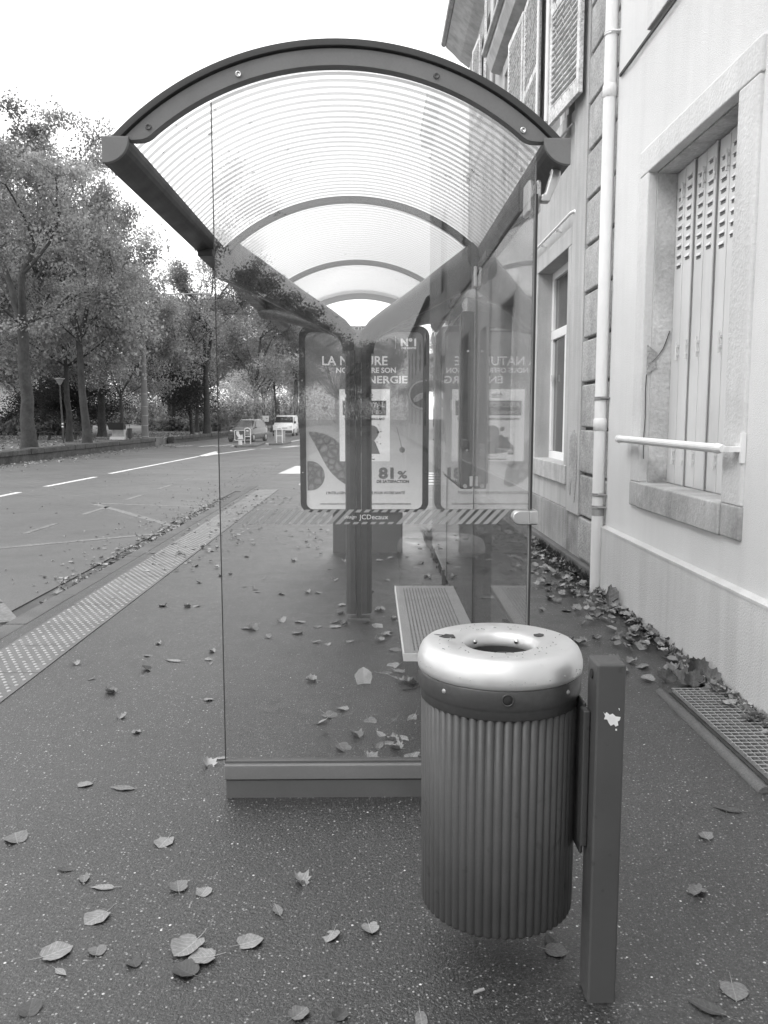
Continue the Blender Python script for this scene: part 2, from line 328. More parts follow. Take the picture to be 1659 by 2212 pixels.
# ------------------------------------------------------------------ white building (right, near)
WX = 1.97
def rect_wall(b, x0, x1, ya, yb, za, zb, holes):
    """solid wall x0..x1 with rectangular openings (y0,y1,z0,z1), holes sorted by y and not overlapping in y"""
    y = ya
    for (h0, h1, hz) in holes:
        b.box(x0, x1, y, h0, za, zb)
        z = za
        for (z0, z1) in hz: b.box(x0, x1, h0, h1, z, z0); z = z1
        b.box(x0, x1, h0, h1, z, zb); y = h1
    b.box(x0, x1, y, yb, za, zb)
WB = thing('white_building', (4, -8, 0), 'white rendered building on the right with a stone window surround and a downpipe', 'building')
wins = [(-17.9, -16.43), (-12.3, -10.83), (-6.7, -5.23), (-1.1, .37), (4.63, 6.1)]
b = MB(); rect_wall(b, WX, 2.4, -23, 6.98, .59, 11.0, [(a, c, [(1.02, 3.23), (5.0, 7.1)]) for a, c in wins])
b.box(2.4, 2.6, -23, 6.98, .59, 11.0).box(2.6, 12, -23, -22.6, .59, 11).box(2.6, 12, 6.6, 6.98, .59, 11).build('wall', M_wall, WB)
MB().box(WX - .032, 12, -23.03, 7.0, -.3, .57).build('plinth', M_plinth, WB)
MB().prism([(WX - .036, .562), (WX + .01, .562), (WX + .01, .597), (WX - .002, .594), (WX - .036, .577)], 'y', -23.04, 6.985).build('plinth_ledge', M_plinth, WB)
MB().prism([(1.6, 11), (12.2, 11), (7, 14), ], 'y', -23.3, 7.0).build('roof', mat('roof_tile', .12, rough=.8), WB)
MB().box(1.65, 2.4, -23.2, 7, 10.6, 11.02).build('cornice', M_cornice, WB)
MB().box(3, 3.8, -9, -8, 11, 15).build('chimney', M_quoin, WB); MB().box(3, 3.6, -20, -19, 11, 14.2).build('chimney', M_quoin, WB)
MB().prism([(WX - .012, 4.185), (WX + .02, 4.185), (WX + .02, 4.215), (WX - .012, 4.205)], 'y', -22.9, 6.93).build('drip_ledge', M_slot, WB)
for wi, (a, c) in enumerate(wins):
    near = wi == 4
    f = MB()
    # surround, a little proud of the wall (real stone bands)
    f.box(WX - .022, WX + .05, c - .004, c + .19, 1.025, 3.225).box(WX - .022, WX + .05, a - .25, a + .004, 1.025, 3.225).box(WX - .0221, WX + .05, a - .26, c + .19, 3.225, 3.41)
    win = f.build('window_surround', M_band, WB, bevel=.012)
    MB().box(WX - .0225, WX + .04, a - .25, a + .0, .84, 1.029).box(WX - .0225, WX + .04, c, c + .2, .84, 1.029).box(WX - .03, 2.16, a + .006, c - .006, .838, 1.026).build('sill', M_sill, win, bevel=.014)
    MB().box(WX + .05, 2.19, c - .007, c + .02, 1.021, 3.22).box(WX + .05, 2.19, a - .02, a + .006, 1.03, 3.22).box(WX + .05, 2.19, a, c, 3.215, 3.24).build('jamb', M_jamb, win)
    sh = MB(); slot = MB(); n = 8; wd = (c - a - .02) / n
    for i in range(n):
        y0 = a + .01 + i * wd; zz = (0, .008)[i % 2]
        sh.box(2.15 + zz, 2.165 + zz, y0 + .004, y0 + wd - .004, 1.03, 3.21)
        sh.box(2.141 + zz, 2.15 + zz, y0 + .004, y0 + .02, 1.03, 3.21)
        if near:
            for j in range(9):
                z = 3.10 - (.03 if i % 2 else 0) - j * .066
                slot.box(2.1475 + zz, 2.1505 + zz, y0 + .062, y0 + .130, z + .002, z + .019)
                sh.add([(2.15 + zz, y0 + .058, z + .042), (2.15 + zz, y0 + .134, z + .042), (2.138 + zz, y0 + .134, z + .02), (2.138 + zz, y0 + .058, z + .02), (2.15 + zz, y0 + .058, z + .02), (2.15 + zz, y0 + .134, z + .02)], [(0, 1, 2, 3), (3, 2, 5, 4), (0, 3, 4), (1, 5, 2)])
            (sh if i % 2 else slot).box(2.1482 + zz, 2.1503 + zz, y0 - .004, y0 + .003, 1.03, 3.2)
    # back plate so that nothing shows through the joints
    sh.box(2.175, 2.19, a, c, 1.02, 3.22)
    s_ = sh.build('shutter', M_shut, win)
    if near:
        slot.build('slot', M_slot2, s_)
        for z0 in (1.9, 1.17, 2.98):
            for i in range(n):
                if (i + int(z0 * 10)) % 4 == 3: continue
                y0 = a + .01 + i * wd; hb = MB(); hb.tube([(2.135, y0 + .02, z0), (2.135, y0 + .02, z0 + .13)], .008, 8).box(2.134, 2.15, y0 + .005, y0 + .035, z0 + .03, z0 + .045).box(2.134, 2.15, y0 + .005, y0 + .035, z0 + .09, z0 + .105)
                hb.build('hinge', M_shut, s_)
    # first floor windows
    f2 = MB(); f2.box(WX - .022, WX + .05, c, c + .12, 4.95, 7.1).box(WX - .022, WX + .05, a - .26, a, 4.95, 7.1).box(WX - .0221, WX + .05, a - .26, c + .12, 7.1, 7.3).box(WX - .03, 2.16, a - .26, c + .12, 4.22, 4.95)
    w2 = f2.build('window_surround', M_band, WB, bevel=.01)
    MB().box(2.16, 2.19, a, c, 5, 7.1).build('pane', M_wglass, w2)
# patches of flaked render and a crack in the far jamb
MB().prism([(6.094 - .001, 0), (6.0, 0)], 'x', 2.0, 2.1) if 0 else None
chip = MB().prism([(1.985, 2.02), (2.07, 1.955), (2.045, 1.925), (2.055, 1.86), (1.985, 1.81)], 'y', 6.085, 6.094).build('chip', M_quoin, WB, label='triangular patch of missing render')
cr = MB(); pts = [(2.14, 2.12), (2.125, 2.07), (2.115, 2.04), (2.1, 2.0), (2.075, 1.96), (2.05, 1.93), (2.02, 1.90), (2.0, 1.89)]
for (x0, z0), (x1, z1) in zip(pts, pts[1:]): cr.prism([(x0 - .0015, z0), (x0 + .0018, z0), (x1 + .0015, z1), (x1 - .0018, z1)], 'y', 6.083, 6.0935)
cr.build('crack', M_slot, WB); cr = MB(); pts = [(1.984, 1.81), (1.981, 1.7), (1.986, 1.5), (1.979, 1.33), (1.983, 1.2)]
for (x0, z0), (x1, z1) in zip(pts, pts[1:]): cr.prism([(x0 - .0014, z0), (x0 + .0014, z0), (x1 + .0014, z1), (x1 - .0014, z1)], 'y', 6.086, 6.095)
cr.build('crack', M_slot, WB)
# horizontal bar before the window
bar = thing('window_bar', (1.89, 5.4, 1.33), 'pale round metal bar fixed across the shuttered window above its sill', 'bar')
MB().tube([(1.885, 4.55, 1.332), (1.885, 6.36, 1.338)], [.026, .026], 14).tube([(1.885, 4.47, 1.332), (1.885, 4.55, 1.332)], [.021, .03], 14).tube([(1.885, 6.36, 1.338), (1.885, 6.40, 1.338)], [.032, .028], 14).build('tube', M_pipe, bar, smooth=None)
MB().box(1.885, 1.96, 4.39, 4.47, 1.318, 1.345).box(1.94, 1.965, 4.375, 4.395, 1.26, 1.42).build('bracket', M_pipe, bar)
MB().box(1.885, 1.96, 6.37, 6.39, 1.32, 1.345).build('bracket', M_clampm, bar)
# downpipe
dp = thing('downpipe', (1.9, 7.03, 0), 'cream downpipe running down the corner between the white and the grey building', 'downpipe')
px, py = 1.915, 7.03
b = MB(); b.tube([(px, py, .0), (px, py, 1.40)], .051, 20).tube([(px, py, 1.40), (px, py, 10.5)], .051, 20)
b.build('pipe', M_pipe, dp, smooth=True)
for z in (1.41, 4.08, 7.2): MB().lathe([(.05, -.02), (.058, -.015), (.058, .07), (.05, .085)], (px, py, z), 20).build('socket', M_pipe, dp, smooth=True)
for z in (.745, .85, 1.66, 4.55):
    MB().lathe([(.052, -.014), (.06, -.012), (.06, -.004), (.056, 0), (.06, .004), (.06, .012), (.052, .014)], (px, py, z), 20).tube([(px - .02, py - .06, z), (px + .06, py - .07, z)], .008, 8).build('clamp', M_clampm if z < 2 else M_pipe, dp)
MB().lathe([(.0515, -.03), (.0525, -.03), (.0525, .03), (.0515, .03)], (px, py, .70), 20).build('joint_ring', M_clampm, dp)
# cable
cab = MB().tube([(1.955, 6.9, 4.18), (1.95, 6.6, 4.16), (1.952, 6.3, 4.17), (1.95, 5.9, 4.165), (1.952, 5.2, 4.17), (1.95, 4.2, 4.165)], .006, 6).build('cable', M_slot)
tag(cab, 'thin dark cable running along the white wall away from the downpipe', 'cable')

# ------------------------------------------------------------------ grey building
GX = 2.05
GB = thing('grey_building', (4, 10.5, 0), 'grey rendered building with sandstone quoins beyond the downpipe', 'building')
gw = [(8.82, 10.43, [(1.0, 3.25), (4.6, 6.7)]), (12.2, 13.4, [(1.0, 3.25), (4.6, 6.7)])]
b = MB(); rect_wall(b, GX, 2.5, 7.03, 14.4, .55, 7.3, gw); b.box(2.5, 2.7, 7.03, 14.4, .55, 7.3).box(2.7, 10, 14.0, 14.4, .55, 7.3).build('wall', M_grey, GB)
MB().box(GX - .03, 10, 7.03, 14.43, -.3, .545).build('plinth', M_gplinth, GB)
MB().box(GX - .09, 10, 7.035, 14.4, -.3, .13).build('footing', M_kerb, GB, bevel=.02)
q = MB(); j = MB()
zs = [.14, .556, .967, 1.395, 1.819, 2.229, 2.655, 3.08, 3.5, 3.93, 4.35, 4.78, 5.2, 5.63, 6.05, 6.48, 6.95]
for i, (z0, z1) in enumerate(zip(zs, zs[1:])):
    q.box(GX - .055, GX + .04, 7.06, 8.03 - (.03 if i % 2 else 0), z0 + .014, z1 - .014)
j.box(GX - .02, GX + .04, 7.06, 7.96, .13, 6.95)
q.build('quoin', M_quoin, GB, bevel=.016); j.build('joint', M_joint, GB)
MB().box(GX - .058, GX + .02, 8.04, 8.55, .55, 7.0).build('pilaster', M_grey, GB, bevel=.006)
pt = [(8.12, .88), (8.10, 1.1), (8.13, 1.3), (8.2, 1.38), (8.3, 1.37), (8.42, 1.28), (8.44, 1.1), (8.40, .95), (8.43, .8), (8.36, .72), (8.32, .9), (8.2, .78), (8.18, .66)]
MB().prism(pt, 'x', GX - .064, GX - .05).build('bare_patch', M_quoin, GB, label='patch where render has flaked off')
def gwin(a, c, z0, z1, low):
    f = MB(); f.box(GX - .03, 2.26, c - .006, c + .13, z0 - .004, z1 - .006).box(GX - .03, 2.26, a - .14, a + .006, z0 - .004, z1 - .006).box(GX - .0301, 2.26, a - .14, c + .13, z1 - .006, z1 + .18)
    s_ = f.build('window_surround', M_grey, GB, bevel=.01)
    MB().box(GX - .045, 2.3, a - .14, c + .13, z0 - .2, z0 + .004).build('sill', M_sill, s_, bevel=.01)
    fr = MB(); X0, X1 = 2.2, 2.259
    zt = z0 + (z1 - z0) * .64
    for (ya, yb, za, zb) in ((a, c, z0, z0 + .09), (a, c, z1 - .09, z1), (a, c, zt, zt + .11), (a, a + .08, z0 + .09, zt), (c - .08, c, z0 + .09, zt), (a, a + .08, zt + .11, z1 - .09), (c - .08, c, zt + .11, z1 - .09), ((a + c) / 2 - .06, (a + c) / 2 + .06, z0 + .09, zt)):
        fr.box(X0, X1, ya, yb, za, zb)
    fo = fr.build('frame', M_frame, s_, bevel=.008)
    MB().box(2.235, 2.245, a + .06, c - .06, z0 + .06, z1 - .06).build('pane', M_wglass, s_)
    MB().box(2.45, 2.5, a, c, z0, z1).build('interior', M_print_m, s_)
    MB().box(2.18, 2.2, c - .14, c - .11, zt - .5, zt - .42).build('handle', M_frame, fo)
    return s_
gwin(8.82, 10.43, 1.0, 3.25, 1); gwin(12.2, 13.4, 1.0, 3.25, 1); gwin(9.1, 10.2, 4.6, 6.7, 0); gwin(12.4, 13.4, 4.6, 6.7, 0)
# wooden wire-meshed shutters folded back on the wall
def shutter(y0, y1, z0, z1, x0, x1, par, nm='shutter'):
    """leaf from (x0,y0) to (x1,y1)"""
    dx, dy = x1 - x0, y1 - y0; l = math.hypot(dx, dy); ux, uy = dx / l, dy / l; nx, ny = -uy, ux
    def slab(b, s0, s1, za, zb, t0, t1):
        b.prism([(x0 + ux * s0 + nx * t0, y0 + uy * s0 + ny * t0), (x0 + ux * s1 + nx * t0, y0 + uy * s1 + ny * t0), (x0 + ux * s1 + nx * t1, y0 + uy * s1 + ny * t1), (x0 + ux * s0 + nx * t1, y0 + uy * s0 + ny * t1)], 'z', za, zb)
    f = MB()
    for s0, s1, za, zb in ((0, .07, z0, z1), (l - .07, l, z0, z1), (.07, l - .07, z0, z0 + .14), (.07, l - .07, z1 - .09, z1), (.07, l - .07, (z0 + z1) / 2 - .05, (z0 + z1) / 2 + .05)): slab(f, s0, s1, za, zb, -.022, .022)
    fo = f.build(nm, M_oldpaint, par, bevel=.004)
    s_ = MB(); z = z0 + .15
    while z < z1 - .1:
        s_.prism([(x0 + ux * .07 - nx * -.018, y0 + uy * .07 + ny * .018), (x0 + ux * (l - .07) + nx * .018, y0 + uy * (l - .07) + ny * .018), (x0 + ux * (l - .07) + nx * -.016, y0 + uy * (l - .07) + ny * -.016), (x0 + ux * .07 + nx * -.016, y0 + uy * .07 + ny * -.016)], 'z', z, z + .012)
        # slanted louvre
        za = z; a_ = Vector((x0 + ux * .07, y0 + uy * .07, 0)); b_ = Vector((x0 + ux * (l - .07), y0 + uy * (l - .07), 0)); N = Vector((nx, ny, 0))
        s_.add([a_ + N * .018 + Vector((0, 0, za)), b_ + N * .018 + Vector((0, 0, za)), b_ - N * .016 + Vector((0, 0, za + .05)), a_ - N * .016 + Vector((0, 0, za + .05))], [(0, 1, 2, 3)])
        z += .058
    s_.build('louvre', M_mesh, fo)
    N = Vector((nx, ny, 0)) * .027
    base = lambda s, zz: Vector((x0 + ux * s, y0 + uy * s, zz)) + N
    for s in (l * .25, l * .5, l * .75):
        z = z0 + .1; i = 0; pw = []
        while z < z1 - .1: pw.append(base(s + .05 * (0, 1, 0, -1)[i % 4], z)); z += .06; i += 1
        MB().tube(pw, .0035, 4, cap=False).build('wire', M_galv, fo)
    return fo
s1 = shutter(8.10, 9.02, 4.5, 6.7, 1.93, 1.84, GB)
MB().tube([(1.80, 9.02, 4.55), (1.80, 9.02, 6.7)], .02, 8).build('shutter_bar', M_frame, GB)
shutter(10.25, 11.3, 4.5, 6.7, 1.95, 1.97, GB); shutter(11.36, 12.35, 4.5, 6.7, 1.96, 1.93, GB)
MB().tube([(1.93, 10.22, 4.5), (1.93, 10.22, 6.7)], .018, 8).build('shutter_bar', M_frame, GB)
MB().prism([(1.83, 7.15), (1.9, 7.0), (2.06, 6.95), (2.06, 7.3), (1.83, 7.3)], 'y', 7.03, 14.05).build('cornice', M_cornice, GB)
MB().tube([(1.81, 7.03, 7.3), (1.81, 14.1, 7.3)], .06, 12).build('gutter_pipe', M_zinc, GB, smooth=True)
MB().prism([(1.78, 7.32), (10, 7.32), (6, 10)], 'y', 7.02, 14.1).build('roof', mat('roof_tile', .12), GB)
# window box ledge seen under first shutter, awning rail
rb = thing('awning_rail', (2, 9.6, 3.5), 'thin pale metal rail fixed to the grey wall above its ground floor window', 'rail')
MB().tube([(1.985, 11.0, 3.53), (1.985, 8.6, 3.535), (1.99, 8.46, 3.52), (2.05, 8.36, 3.45)], .015, 10).build('rod', M_pipe, rb, smooth=True)
for y in (9.3, 10.1): MB().box(1.985, 2.05, y - .012, y + .012, 3.5, 3.525).build('bracket', M_pipe, rb)
ivy = MB().tube([(1.99, 8.62, 4.40), (1.97, 9.2, 4.42), (1.97, 9.9, 4.43)], .012, 6)
tag(ivy.build('window_ledge_wire', M_clampm), 'rusty wire strip under the first floor shutters of the grey house', 'wire')

# ------------------------------------------------------------------ far building
FB = thing('far_building', (4, 17, 0), 'taller pale building with deep eaves standing beyond the grey building', 'building')
b = MB(); rect_wall(b, 2.1, 2.5, 14.45, 18.9, .0, 9.3, [(15.6, 16.6, [(1, 3.2), (4.4, 6.3), (7.2, 8.7)])]); b.box(2.5, 2.7, 14.45, 18.9, 0, 9.3).box(2.7, 10, 18.5, 18.9, 0, 9.3).build('wall', M_grey, FB)
MB().prism([(1.6, 9.48), (1.75, 9.35), (1.9, 9.2), (2.11, 9.05), (2.11, 9.6), (1.6, 9.6)], 'y', 14.45, 19.1).build('cornice', M_cornice, FB)
MB().tube([(1.56, 14.45, 9.58), (1.56, 19.15, 9.58)], .07, 12).build('gutter_pipe', M_zinc, FB, smooth=True)
MB().prism([(1.55, 9.62), (10, 9.62), (6, 12.5)], 'y', 14.4, 19.1).build('roof', mat('roof_tile', .12), FB)
shutter(15.0, 15.6, 7.2, 8.7, 1.93, 2.02, FB); shutter(16.6, 17.4, 7.2, 8.7, 2.05, 2.0, FB)
MB().box(2.05, 2.1, 14.5, 18.9, 6.6, 6.75).build('string_course', M_cornice, FB)
MB().tube([(2.0, 14.6, 0), (2.0, 14.6, 9.4)], .045, 12).build('downpipe', M_zinc, FB, smooth=True)

# ------------------------------------------------------------------ bus shelter
Y0, Y1, Y2, Y3 = 3.13, 5.1, 7.1, 9.07
AX, AZ = -.127, 1.699
SH = thing('bus_shelter', (AX, 6.1, 0), 'bus shelter with arched striped roof, glass panes and a central grey column', 'bus shelter')
def arc(r0, r1, h0, h1, ya, yb, n=56, half=None):
    """ring segment in the xz plane; h = half chord at each radius"""
    b = MB(); A0 = math.asin(h0 / r0); A1 = math.asin(h1 / r1); vs = []; fs = []
    for i in range(n + 1):
        t = -1 + 2 * i / n
        for (r_, A) in ((r0, A0), (r1, A1)):
            for y in (ya, yb): vs.append((AX + r_ * math.sin(A * t), y, AZ + r_ * math.cos(A * t)))
    for i in range(n):
        a = i * 4; c = a + 4
        fs += [(a, a + 2, c + 2, c), (a + 1, c + 1, c + 3, a + 3), (a, c, c + 1, a + 1), (a + 2, a + 3, c + 3, c + 2)]
    fs += [(0, 1, 3, 2), (n * 4, n * 4 + 2, n * 4 + 3, n * 4 + 1)]
    return b.add(vs, fs)
def end_arch(ya, s):
    o = arc(1.112, 1.137, .80, .822, ya - .008 * s, ya + .07 * s).build('arch', M_steel, SH, bevel=.003)
    # face plate with rounded feet, built as a strip
    pr = []
    for i in range(31): u = .70 * i / 30; v = .655 * i / 30; pr.append(((u, AZ + math.sqrt(1.107 ** 2 - u * u)), (v, AZ + math.sqrt(1.05 ** 2 - v * v))))
    for u, q_ in ((.722, (.668, 2.508)), (.738, (.683, 2.4985)), (.75, (.70, 2.4925)), (.762, (.73, 2.490)), (.773, (.768, 2.4935))): pr.append(((u, AZ + math.sqrt(1.107 ** 2 - u * u)), q_))
    pr = [((-a_[0], a_[1]), (-c_[0], c_[1])) for a_, c_ in pr[:0:-1]] + pr
    vs = []; fs = []; ya_, yb_ = ya + .004 * s, ya + .05 * s
    for a_, c_ in pr: vs += [(AX + a_[0], ya_, a_[1]), (AX + a_[0], yb_, a_[1]), (AX + c_[0], ya_, c_[1]), (AX + c_[0], yb_, c_[1])]
    for i in range(len(pr) - 1):
        k_ = 4 * i; fs += [(k_, k_ + 2, k_ + 6, k_ + 4), (k_ + 1, k_ + 5, k_ + 7, k_ + 3), (k_, k_ + 4, k_ + 5, k_ + 1), (k_ + 2, k_ + 3, k_ + 7, k_ + 6)]
    k_ = 4 * (len(pr) - 1); fs += [(0, 1, 3, 2), (k_, k_ + 2, k_ + 3, k_ + 1)]
    p = MB().add(vs, fs).build('face_plate', M_face, o, bevel=.004)
    for x_, z_ in ((-.803, 2.535), (-.478, 2.716), (.229, 2.714), (.543, 2.529)):
        if s > 0:
            sc = MB().lathe([(0, -.001), (.006, -.002), (.0065, -.004), (.0105, -.004), (.0115, 0)], (0, 0, 0), 14)
            sc.v = [(x_ + a, ya + .003 + c, z_ + b_) for a, b_, c in sc.v]; sc.build('screw', M_screw if x_ > .5 or -.5 < x_ < 0 else M_steel2, p, smooth=True)
end_arch(Y0, 1); end_arch(Y3, -1)
for y in (Y1, Y2): arc(1.06, 1.098, .745, .775, y - .02, y + .02).build('rib', M_steel, SH, bevel=.004)
for ya, yb in ((Y0 + .07, Y1), (Y1, Y2), (Y2, Y3 - .07)):
    n = 40; b = MB(); A = math.asin(.79 / 1.104); vs = []
    for i in range(n + 1):
        t = -A + 2 * A * i / n
        for y in (ya, yb): vs.append((AX + 1.104 * math.sin(t), y, AZ + 1.104 * math.cos(t)))
    b.add(vs, [(2 * i, 2 * i + 1, 2 * i + 3, 2 * i + 2) for i in range(n)]).build('roof_panel', M_roof, SH, smooth=True)
for s in (-1, 1):
    ox = AX + s * .84; ix = AX + s * .748; prof = [(ox, 2.497), (ix, 2.497)]
    for i in range(1, 9):
        a = PI / 2 * i / 8; prof.append((ox + (ix - ox) * math.cos(a) * 1.0, 2.497 - .088 * math.sin(a)))
    prof2 = [(ox + s * .0015, 2.499), (ix - s * .004, 2.499)] + [(x_ + (-s * .004 if i < 7 else s * .0015), z_ - .003) for i, (x_, z_) in enumerate(prof[2:])]
    bm_ = MB().prism(prof, 'y', Y0 + .006, Y3 - .006).build('beam', M_steel, SH)
    MB().prism(prof2, 'y', Y0 - .012, Y0 + .006).build('end_cap', M_face, bm_, bevel=.003); MB().prism(prof2, 'y', Y3 - .006, Y3 + .012).build('end_cap', M_face, bm_)
    MB().box(min(ox, ix) + .004, max(ox, ix) - .03 if s > 0 else max(ox, ix) - .004, 4.72, 7.5, 2.382, 2.42).build('saddle', M_steel, bm_, bevel=.006)
# column: two rounded tubes, a web, a domed cap, four arms
CX0, CY = -.106, 6.13
col = MB().box(CX0 - .018, CX0 + .018, CY - .05, CY + .05, .0, 2.10).build('column', M_steel, SH, bevel=.004)
for s in (-1, 1):
    poly = [(CX0 + s * .021, CY - .068), (CX0 + s * .06, CY - .064), (CX0 + s * .088, CY - .045), (CX0 + s * .097, CY - .012), (CX0 + s * .097, CY + .012), (CX0 + s * .088, CY + .045), (CX0 + s * .06, CY + .064), (CX0 + s * .021, CY + .068)]
    MB().prism(poly, 'z', .05, 1.645).build('tube', M_steel, col, smooth=None, bevel=.004)
    MB().prism(poly, 'z', 1.668, 1.98).build('upper_tube', M_steel, col, smooth=None, bevel=.004)
    MB().prism([(CX0 + (x_ - CX0) * .93, CY + (y_ - CY) * .93) for x_, y_ in poly], 'z', 1.64, 1.67).build('collar', M_steel, col)
MB().prism([(CX0 - .085, CY - .06), (CX0 + .085, CY - .06), (CX0 + .085, CY + .06), (CX0 - .085, CY + .06)], 'z', -.02, .012).build('foot', M_joint, col)
cp = MB(); cp.lathe([(.062, -.22), (.064, -.06), (.058, -.02), (.036, .012), (.001, .024)], (CX0, CY, 2.11), 24).build('cap', M_steel2, col, smooth=True)
for sx in (-1, 1):
    for sy in (-1, 1):
        pts = [(CX0 + sx * .055, CY + sy * .01, 1.96), (CX0 + sx * .058, CY + sy * .012, 2.02), (CX0 + sx * .078, CY + sy * .025, 2.085), (CX0 + sx * .13, CY + sy * .06, 2.14), (CX0 + sx * .22, CY + sy * .16, 2.19), (CX0 + sx * .40, CY + sy * .42, 2.27), (CX0 + sx * .6, CY + sy * .74, 2.365), (CX0 + sx * .76, CY + sy * 1.03, 2.43)]
        MB().tube(pts, [.047, .049, .052, .055, .06, .07, .085, .1], 14, sy=1.25, flat=(0, 1, 0)).build('arm', M_steel, SH, smooth=True)
# front pane (side screen), its base rail, striped film and clamps
PX0, PX1 = -.587, .601
def pane_front(ya, z0, x0, x1, name):
    n = 24; top = [(x0 + (x1 - x0) * i / n) for i in range(n + 1)]
    poly = [(x0, z0)] + [(x1, z0)] + [(x_, AZ + math.sqrt(1.06 ** 2 - (x_ - AX) ** 2)) for x_ in top[::-1]]
    o = MB().prism(poly, 'y', ya, ya + .008); return o, poly
b, poly = pane_front(Y0 + .06, .13, PX0, PX1, 'g')
fp = b.build('side_pane', M_glass, SH)
MB().box(PX0 - .0025, PX0, Y0 + .059, Y0 + .069, .13, 2.64).build('pane_edge', M_edge, fp)
MB().box(PX1, PX1 + .004, Y0 + .059, Y0 + .069, .13, 2.44).build('pane_edge', M_edge2, fp)
br = MB().box(PX0 - .003, .66, Y0 + .03, Y0 + .1, .075, .137).build('base_rail', M_face, SH, bevel=.006)
MB().box(PX0 + .004, .655, Y0 + .036, Y0 + .094, -.02, .072).build('skirt', M_steel2, br)
MB().box(PX0 + .0, .655, Y0 + .048, Y0 + .082, .137, .146).build('pane_gasket', M_steel2, br)
# striped film band with lettering on the pane
YB = Y0 + .0585
st = MB(); bx0, bx1, bz0, bz1 = -.52, .536, 1.091, 1.148; k = bx0; cc = (bz0 + bz1) / 2; hh = (bz1 - bz0) / 2
def clipband(xa, xb, sl=.055):
    """slanted stripe clipped to the rounded band"""
    pl = [(xa, bz0), (xb, bz0), (xb + sl, bz1), (xa + sl, bz1)]
    return pl
step = .0335; n = int((bx1 - bx0 - .05) / step)
for i in range(n):
    xa = bx0 + .005 + i * step
    if -.13 < xa < .085:
        if xa < -.12 or xa > .075: pass
        else:
            st.prism([(xa + .042, bz1 - .011), (xa + .042 + .02, bz1 - .011), (xa + .072, bz1), (xa + .054, bz1)], 'y', YB - .0006, YB)
            st.prism([(xa, bz0), (xa + .019, bz0), (xa + .027, bz0 + .009), (xa + .007, bz0 + .009)], 'y', YB - .0006, YB); continue
    st.prism(clipband(xa, xa + .0195), 'y', YB - .0006, YB)
bo = st.build('striped_film', M_band_film, SH)
text('design', .019, -.112, YB - .0008, cc - .006, M_print_l, bo, 'LEFT', shear=.35, h=.0002)
text('JCDecaux', .026, -.052, YB - .0008, cc - .009, M_print_l, bo, 'LEFT', width=.112, h=.0002)
# back wall: three glass panels
BX = .607
def bxy(y): return BX + .0066 * (y - 3.2)
for i, (ya, yb) in enumerate(((Y0 + .1, Y1 - .012), (Y1 + .012, Y2 - .012), (Y2 + .012, Y3 - .05))):
    g = MB().prism([(bxy(ya), ya), (bxy(ya) + .009, ya), (bxy(yb) + .009, yb), (bxy(yb), yb)], 'z', .12, 2.33).build('back_pane', M_glass_b, SH)
    MB().box(bxy(ya) - .002, bxy(ya) + .012, ya - .012, ya, .12, 2.33).build('pane_edge', M_edge, g)
    MB().box(bxy(ya) - .01, bxy(ya) + .02, ya + .3, ya + .36, -.02, .13).box(bxy(yb) - .01, bxy(yb) + .02, yb - .36, yb - .3, -.02, .13).build('foot', M_steel2, g)
def clampo(y, z0=2.27, z1=2.39, hang=True):
    BX = bxy(y)
    c_ = MB().box(BX - .022, BX - .001, y - .055, y + .055, z0, z1).box(BX + .010, BX + .028, y - .055, y + .055, z0 + .0, z1).build('pane_clamp', M_clamp, SH, bevel=.009, seg=3)
    if hang: MB().tube([(BX + .02, y, z0 + .035), (BX + .045, y, z0 + .03), (BX + .065, y, z1 + .04)], [.016, .018, .018], 12).build('hanger', M_clamp, c_, smooth=True)
clampo(Y0 + .17, hang=False); clampo(Y1); clampo(Y2); clampo(Y3 - .12)
# large satin elbow holding the front corner, plus the lower corner clamp
MB().prism([(.628, 2.298), (.661, 2.298), (.70, 2.39), (.70, 2.42), (.664, 2.42), (.664, 2.405), (.642, 2.33), (.628, 2.326)], 'y', Y0 + .075, Y0 + .115).build('corner_elbow', M_clamp, SH, bevel=.008, seg=3)
cl = MB(); n = 12; xc, zc_, r_ = .563, 1.117, .028
poly = [(xc + r_ * math.cos(a), zc_ + r_ * math.sin(a)) for a in [PI / 2 + PI * i / n for i in range(n + 1)]] + [(.602, zc_ - r_), (.602, zc_ + r_)]
cl.prism(poly, 'y', Y0 + .036, Y0 + .0585).prism(poly, 'y', Y0 + .0695, Y0 + .09)  .box(.6005, .634, Y0 + .036, Y0 + .13, zc_ - .0275, zc_ + .0275).build('corner_clamp', M_clamp, SH, bevel=.006, seg=3)

# bench
BN = thing('bench', (.32, 4.35, 0), 'long perforated grey metal bench seat inside the shelter', 'bench')
bx0, bx1, by0, by1, bz = .138, .505, 3.63, 5.15, .45
MB().box(bx0, bx1, by0, by1, bz - .035, bz).build('seat', M_bench, BN, bevel=.005)
MB().box(bx0 - .003, bx0 + .002, by0 - .003, by1, bz - .034, bz + .001).box(bx0 + .002, bx1, by0 - .003, by0 + .002, bz - .034, bz + .001).build('trim', M_frame, BN)
hl = MB(); nx_ = 15; ny_ = 53
for i in range(nx_):
    for j_ in range(ny_):
        x_ = bx0 + .05 + i * .018; y_ = by0 + .06 + j_ * .0262
        hl.sheet(x_ - .0032, x_ + .0032, y_ - .006, y_ + .006, bz + .0012)
hl.build('perforation', mat('perforation_shade', .06), BN)
for y_ in (3.85, 4.85): MB().box(.29, .35, y_ - .03, y_ + .03, 0, bz - .035).build('leg', M_steel, BN, bevel=.004)

